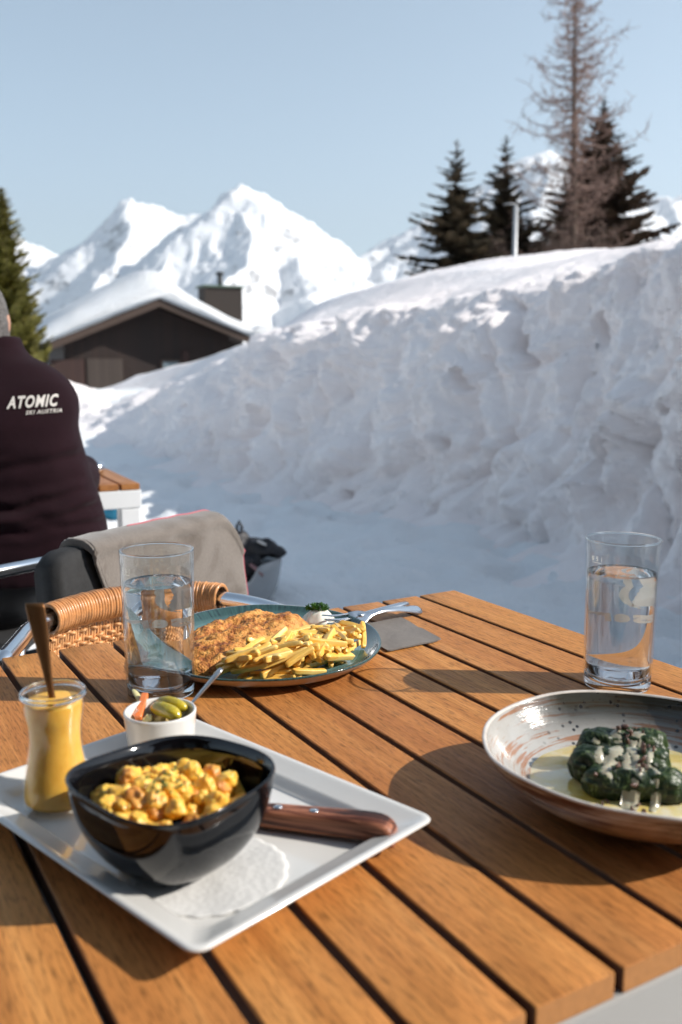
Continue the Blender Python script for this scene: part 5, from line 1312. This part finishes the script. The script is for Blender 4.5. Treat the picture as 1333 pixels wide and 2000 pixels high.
mb = MB(); mb.loft([sr(r, z) for r, z in ((.001, .002), (.050, .002), (.054, .0), (.060, .0), (.064, .002), (.074, .0055), (.088, .0125), (.100, .0205), (.110, .029), (.118, .038), (.1228, .0455), (.1240, .0482))], cap1=False); mb.build('outside', M['stone_out'], sb)
mb = MB(); mb.loft([sr(r, z) for r, z in ((.1240, .0482), (.1246, .0492), (.1240, .0500), (.1228, .0503), (.1216, .0498), (.1210, .0488))], cap0=False, cap1=False); mb.build('rim', M['stone_rim'], sb)
mb = MB(); mb.loft([sr(r, z) for r, z in ((.1210, .0488), (.1190, .0440), (.1140, .0368), (.106, .0285), (.096, .0210), (.084, .0150), (.070, .0105), (.052, .0080), (.030, .0070), (.001, .0068))], cap0=False); mb.build('inside', M['stone_in'], sb)
def m_broth():
    t = NT('yellow_cream_sauce'); c = t.coord(); n = t.noise(c, 26, 4, .6, .5); t.set(col=t.ramp(n, [(.35, (.58, .42, .07)), (.52, (.70, .58, .26)), (.65, (.74, .68, .50))]), rough=.12, coat=.6, sss=.1, ssss=.004); t.bump(n, .0012, .4); return t.m
M['broth'] = m_broth()
mb = MB(); mb.loft([[Vector((r*sw_(a)*(1 + .05*noise.noise((math.cos(a)*2, math.sin(a)*2, 3)))*math.cos(a), r*sw_(a)*(1 + .05*noise.noise((math.cos(a)*2, math.sin(a)*2, 3)))*math.sin(a), z)) for a in [2*PI*j/96 for j in range(96)]] for r, z in ((.087, .0150), (.085, .0160), (.05, .0163), (.002, .0163))], cap0=False)
o = mb.build('cream_sauce', M['broth'], loc=BC); tag(o, 'yellow cream sauce pooled in the bottom of the speckled bowl', 'sauce')
def m_chard():
    t = NT('chard_leaf'); c = t.coord(); n = t.noise(c, 55, 5, .6, 1.2); n2 = t.noise(c, 160, 4, .6); w_ = t.noise(t.mapping(c, (60, 25, 25)), 1, 3, .5, 2.0)
    cc = t.ramp(n, [(.34, (.003, .009, .002)), (.54, (.009, .024, .004)), (.70, (.035, .060, .010)), (.80, (.12, .15, .035))]); cc = t.mix(t.ramp(t.math('ABSOLUTE', t.math('SUBTRACT', w_, .5)), [(.0, .5), (.018, 0.0)]), cc, (.16, .21, .08))
    t.set(col=cc, rough=.42, coat=.08, coatr=.2, spec=.35); b = t.bump(w_, .0018, .8); t.bump(n2, .0010, .8, b); return t.m
M['chard'] = m_chard()
M['cream'] = plain('cream_drizzle', (.40, .37, .27), .22, 0, .08, 90, coat=.5, sss=.15, ssss=.003)
M['bacon'] = plain('bacon_bit', (.12, .060, .042), .35, 0, .5, 260, .001, coat=.3)
rolls = []
for i, (x, y, z, L, r, ang_, lb) in enumerate(((1216, 1458, .033, .072, .0150, -.10, 'dark green chard roll at the back of the speckled bowl, under the herb tuft'), (1210, 1495, .030, .078, .0150, -.12, 'dark green chard roll between the other two in the speckled bowl'), (1238, 1532, .0260, .076, .0135, -.16, 'dark green chard roll lying lowest, nearest the front rim of the speckled bowl'))):
    c = W(x, y, TZ + z); mb = MB(); rg = []; rr_ = random.Random(i)
    for k in range(49):
        f = k/48; xx = (f - .5)*L; e = (1 - abs(2*f - 1)**8)**.32 if 0 < f < 1 else .12; q = []
        for j in range(64):
            a = 2*PI*j/64; rr2 = r*e*(.90 + .30*abs(noise.noise((xx*55, math.cos(a)*1.8 + i*3, math.sin(a)*1.8))) + .16*abs(noise.noise((xx*120 + 9, math.cos(a)*4 + i*3, math.sin(a)*4))) + .05*noise.noise((xx*260, math.cos(a)*8, math.sin(a)*8)) - .10*math.exp(-(math.sin((a - 1.0 + xx*14)/2)/.10)**2))
            q.append(Vector((xx + .002*math.sin(a*2), rr2*math.cos(a)*1.0, rr2*math.sin(a)*.98)))
        rg.append(q)
    mb.loft(rg); o = mb.build('chard_roll', M['chard'], loc=c, rz=ang_); rolls.append(o); tag(o, lb, 'chard roll', 'chard rolls in the speckled bowl')
bpy.context.view_layer.update()
vv = []; ff = []
for o in rolls:
    n0 = len(vv); vv += [o.matrix_world @ v.co for v in o.data.vertices]; ff += [tuple(i + n0 for i in p.vertices) for p in o.data.polygons]
rb = BVHTree.FromPolygons(vv, ff)
def drop(x, y):
    h = rb.ray_cast(Vector((x, y, 1.0)), Vector((0, 0, -1))); return h[0].z if h[0] is not None else TZ + .0163
# cream drizzle: bands draped over the rolls, following their surface
mb = MB()
for pts, w0_ in ((((1202, 1444), (1210, 1466), (1190, 1486), (1184, 1506)), .0052), (((1252, 1446), (1232, 1470), (1250, 1494), (1236, 1518), (1228, 1532)), .0062), (((1160, 1450), (1172, 1466), (1168, 1484)), .0040), (((1285, 1462), (1268, 1486), (1286, 1508), (1276, 1528)), .0034), (((1225, 1478), (1228, 1510), (1236, 1540)), .0048)):
    P_ = [W(x, y, TZ + .040) for x, y in pts]; P_ = cat([Vector((p.x, p.y, 0)) for p in P_], 9); rows = []
    for i, p in enumerate(P_):
        t_ = (P_[min(i + 1, len(P_) - 1)] - P_[max(i - 1, 0)]).normalized(); sd_ = Vector((-t_.y, t_.x, 0)); w2 = w0_*.90*(.75 + .7*noise.noise((i*.35, w0_*900, 0)) + .3)*(.4 if i in (0, len(P_) - 1) else 1); row = []
        for k in range(9):
            f = (k - 4)/4; q = p + sd_*f*w2; z = drop(q.x, q.y); row.append(Vector((q.x, q.y, z + .0015*(1 - f*f) - .0006)))
        rows.append(row)
    for i in range(1, len(rows) - 1):
        for k in range(9): rows[i][k].z = (rows[i - 1][k].z + rows[i][k].z*2 + rows[i + 1][k].z)/4 + .0001
    mb.loft(rows, closed=False)
o = mb.build('cream_drizzle', M['cream'], fix=True); tag(o, 'pale cream sauce poured in bands over the three green rolls', 'sauce')
bms = [chunk_mesh(100 + i, .0024) for i in range(4)]
for m_ in bms: m_.materials.append(M['bacon']); m_.name = 'bacon_bit'
rnd = random.Random(31)
for k in range(38):
    x, y = (rnd.gauss(1235, 30), rnd.gauss(1500, 32)) if k > 9 else (rnd.gauss(1222, 10), rnd.gauss(1440, 7)); x = min(1310, max(1150, x)); y = min(1560, max(1430, y))
    p = W(x, y, TZ + .042); z = drop(p.x, p.y); o = bpy.data.objects.new('bacon_bit', rnd.choice(bms)); link(o); s = rnd.uniform(.45, 1.35)
    o.location = (p.x, p.y, z + .0020*s); o.scale = (s*1.5, s*.8, s*.6); o.rotation_euler = (rnd.uniform(0, 6), rnd.uniform(0, 6), rnd.uniform(0, 6)); tag(o, 'small brown bacon bit scattered over the green rolls', 'bacon', 'bacon bits on the chard rolls')
pqh = W(1216, 1440, TZ + .048); z = drop(pqh.x, pqh.y); mb = MB()
for i in range(60):
    a = rnd.uniform(0, 2*PI); r = .009*math.sqrt(rnd.random()); c = Vector((r*math.cos(a), r*math.sin(a), .002 + .006*rnd.random())); nn_ = Vector((rnd.gauss(0, 1), rnd.gauss(0, 1), rnd.gauss(.5, 1))).normalized(); t1 = nn_.orthogonal().normalized(); t2 = nn_.cross(t1); s = rnd.uniform(.0012, .0024); ring = [c + (t1*math.cos(2*PI*j/6) + t2*math.sin(2*PI*j/6))*s*(1.2 if j % 2 else .7) + nn_*s*.4*(1 if j % 2 else -.5) for j in range(6)]; mb.add([c] + ring, [(0, j + 1, (j + 1) % 6 + 1) for j in range(6)])
o = mb.build('herb_garnish', M['parsley'], loc=(pqh.x, pqh.y, z), sm=False, fix=False); tag(o, 'little tuft of green herbs on the farthest chard roll', 'herbs')
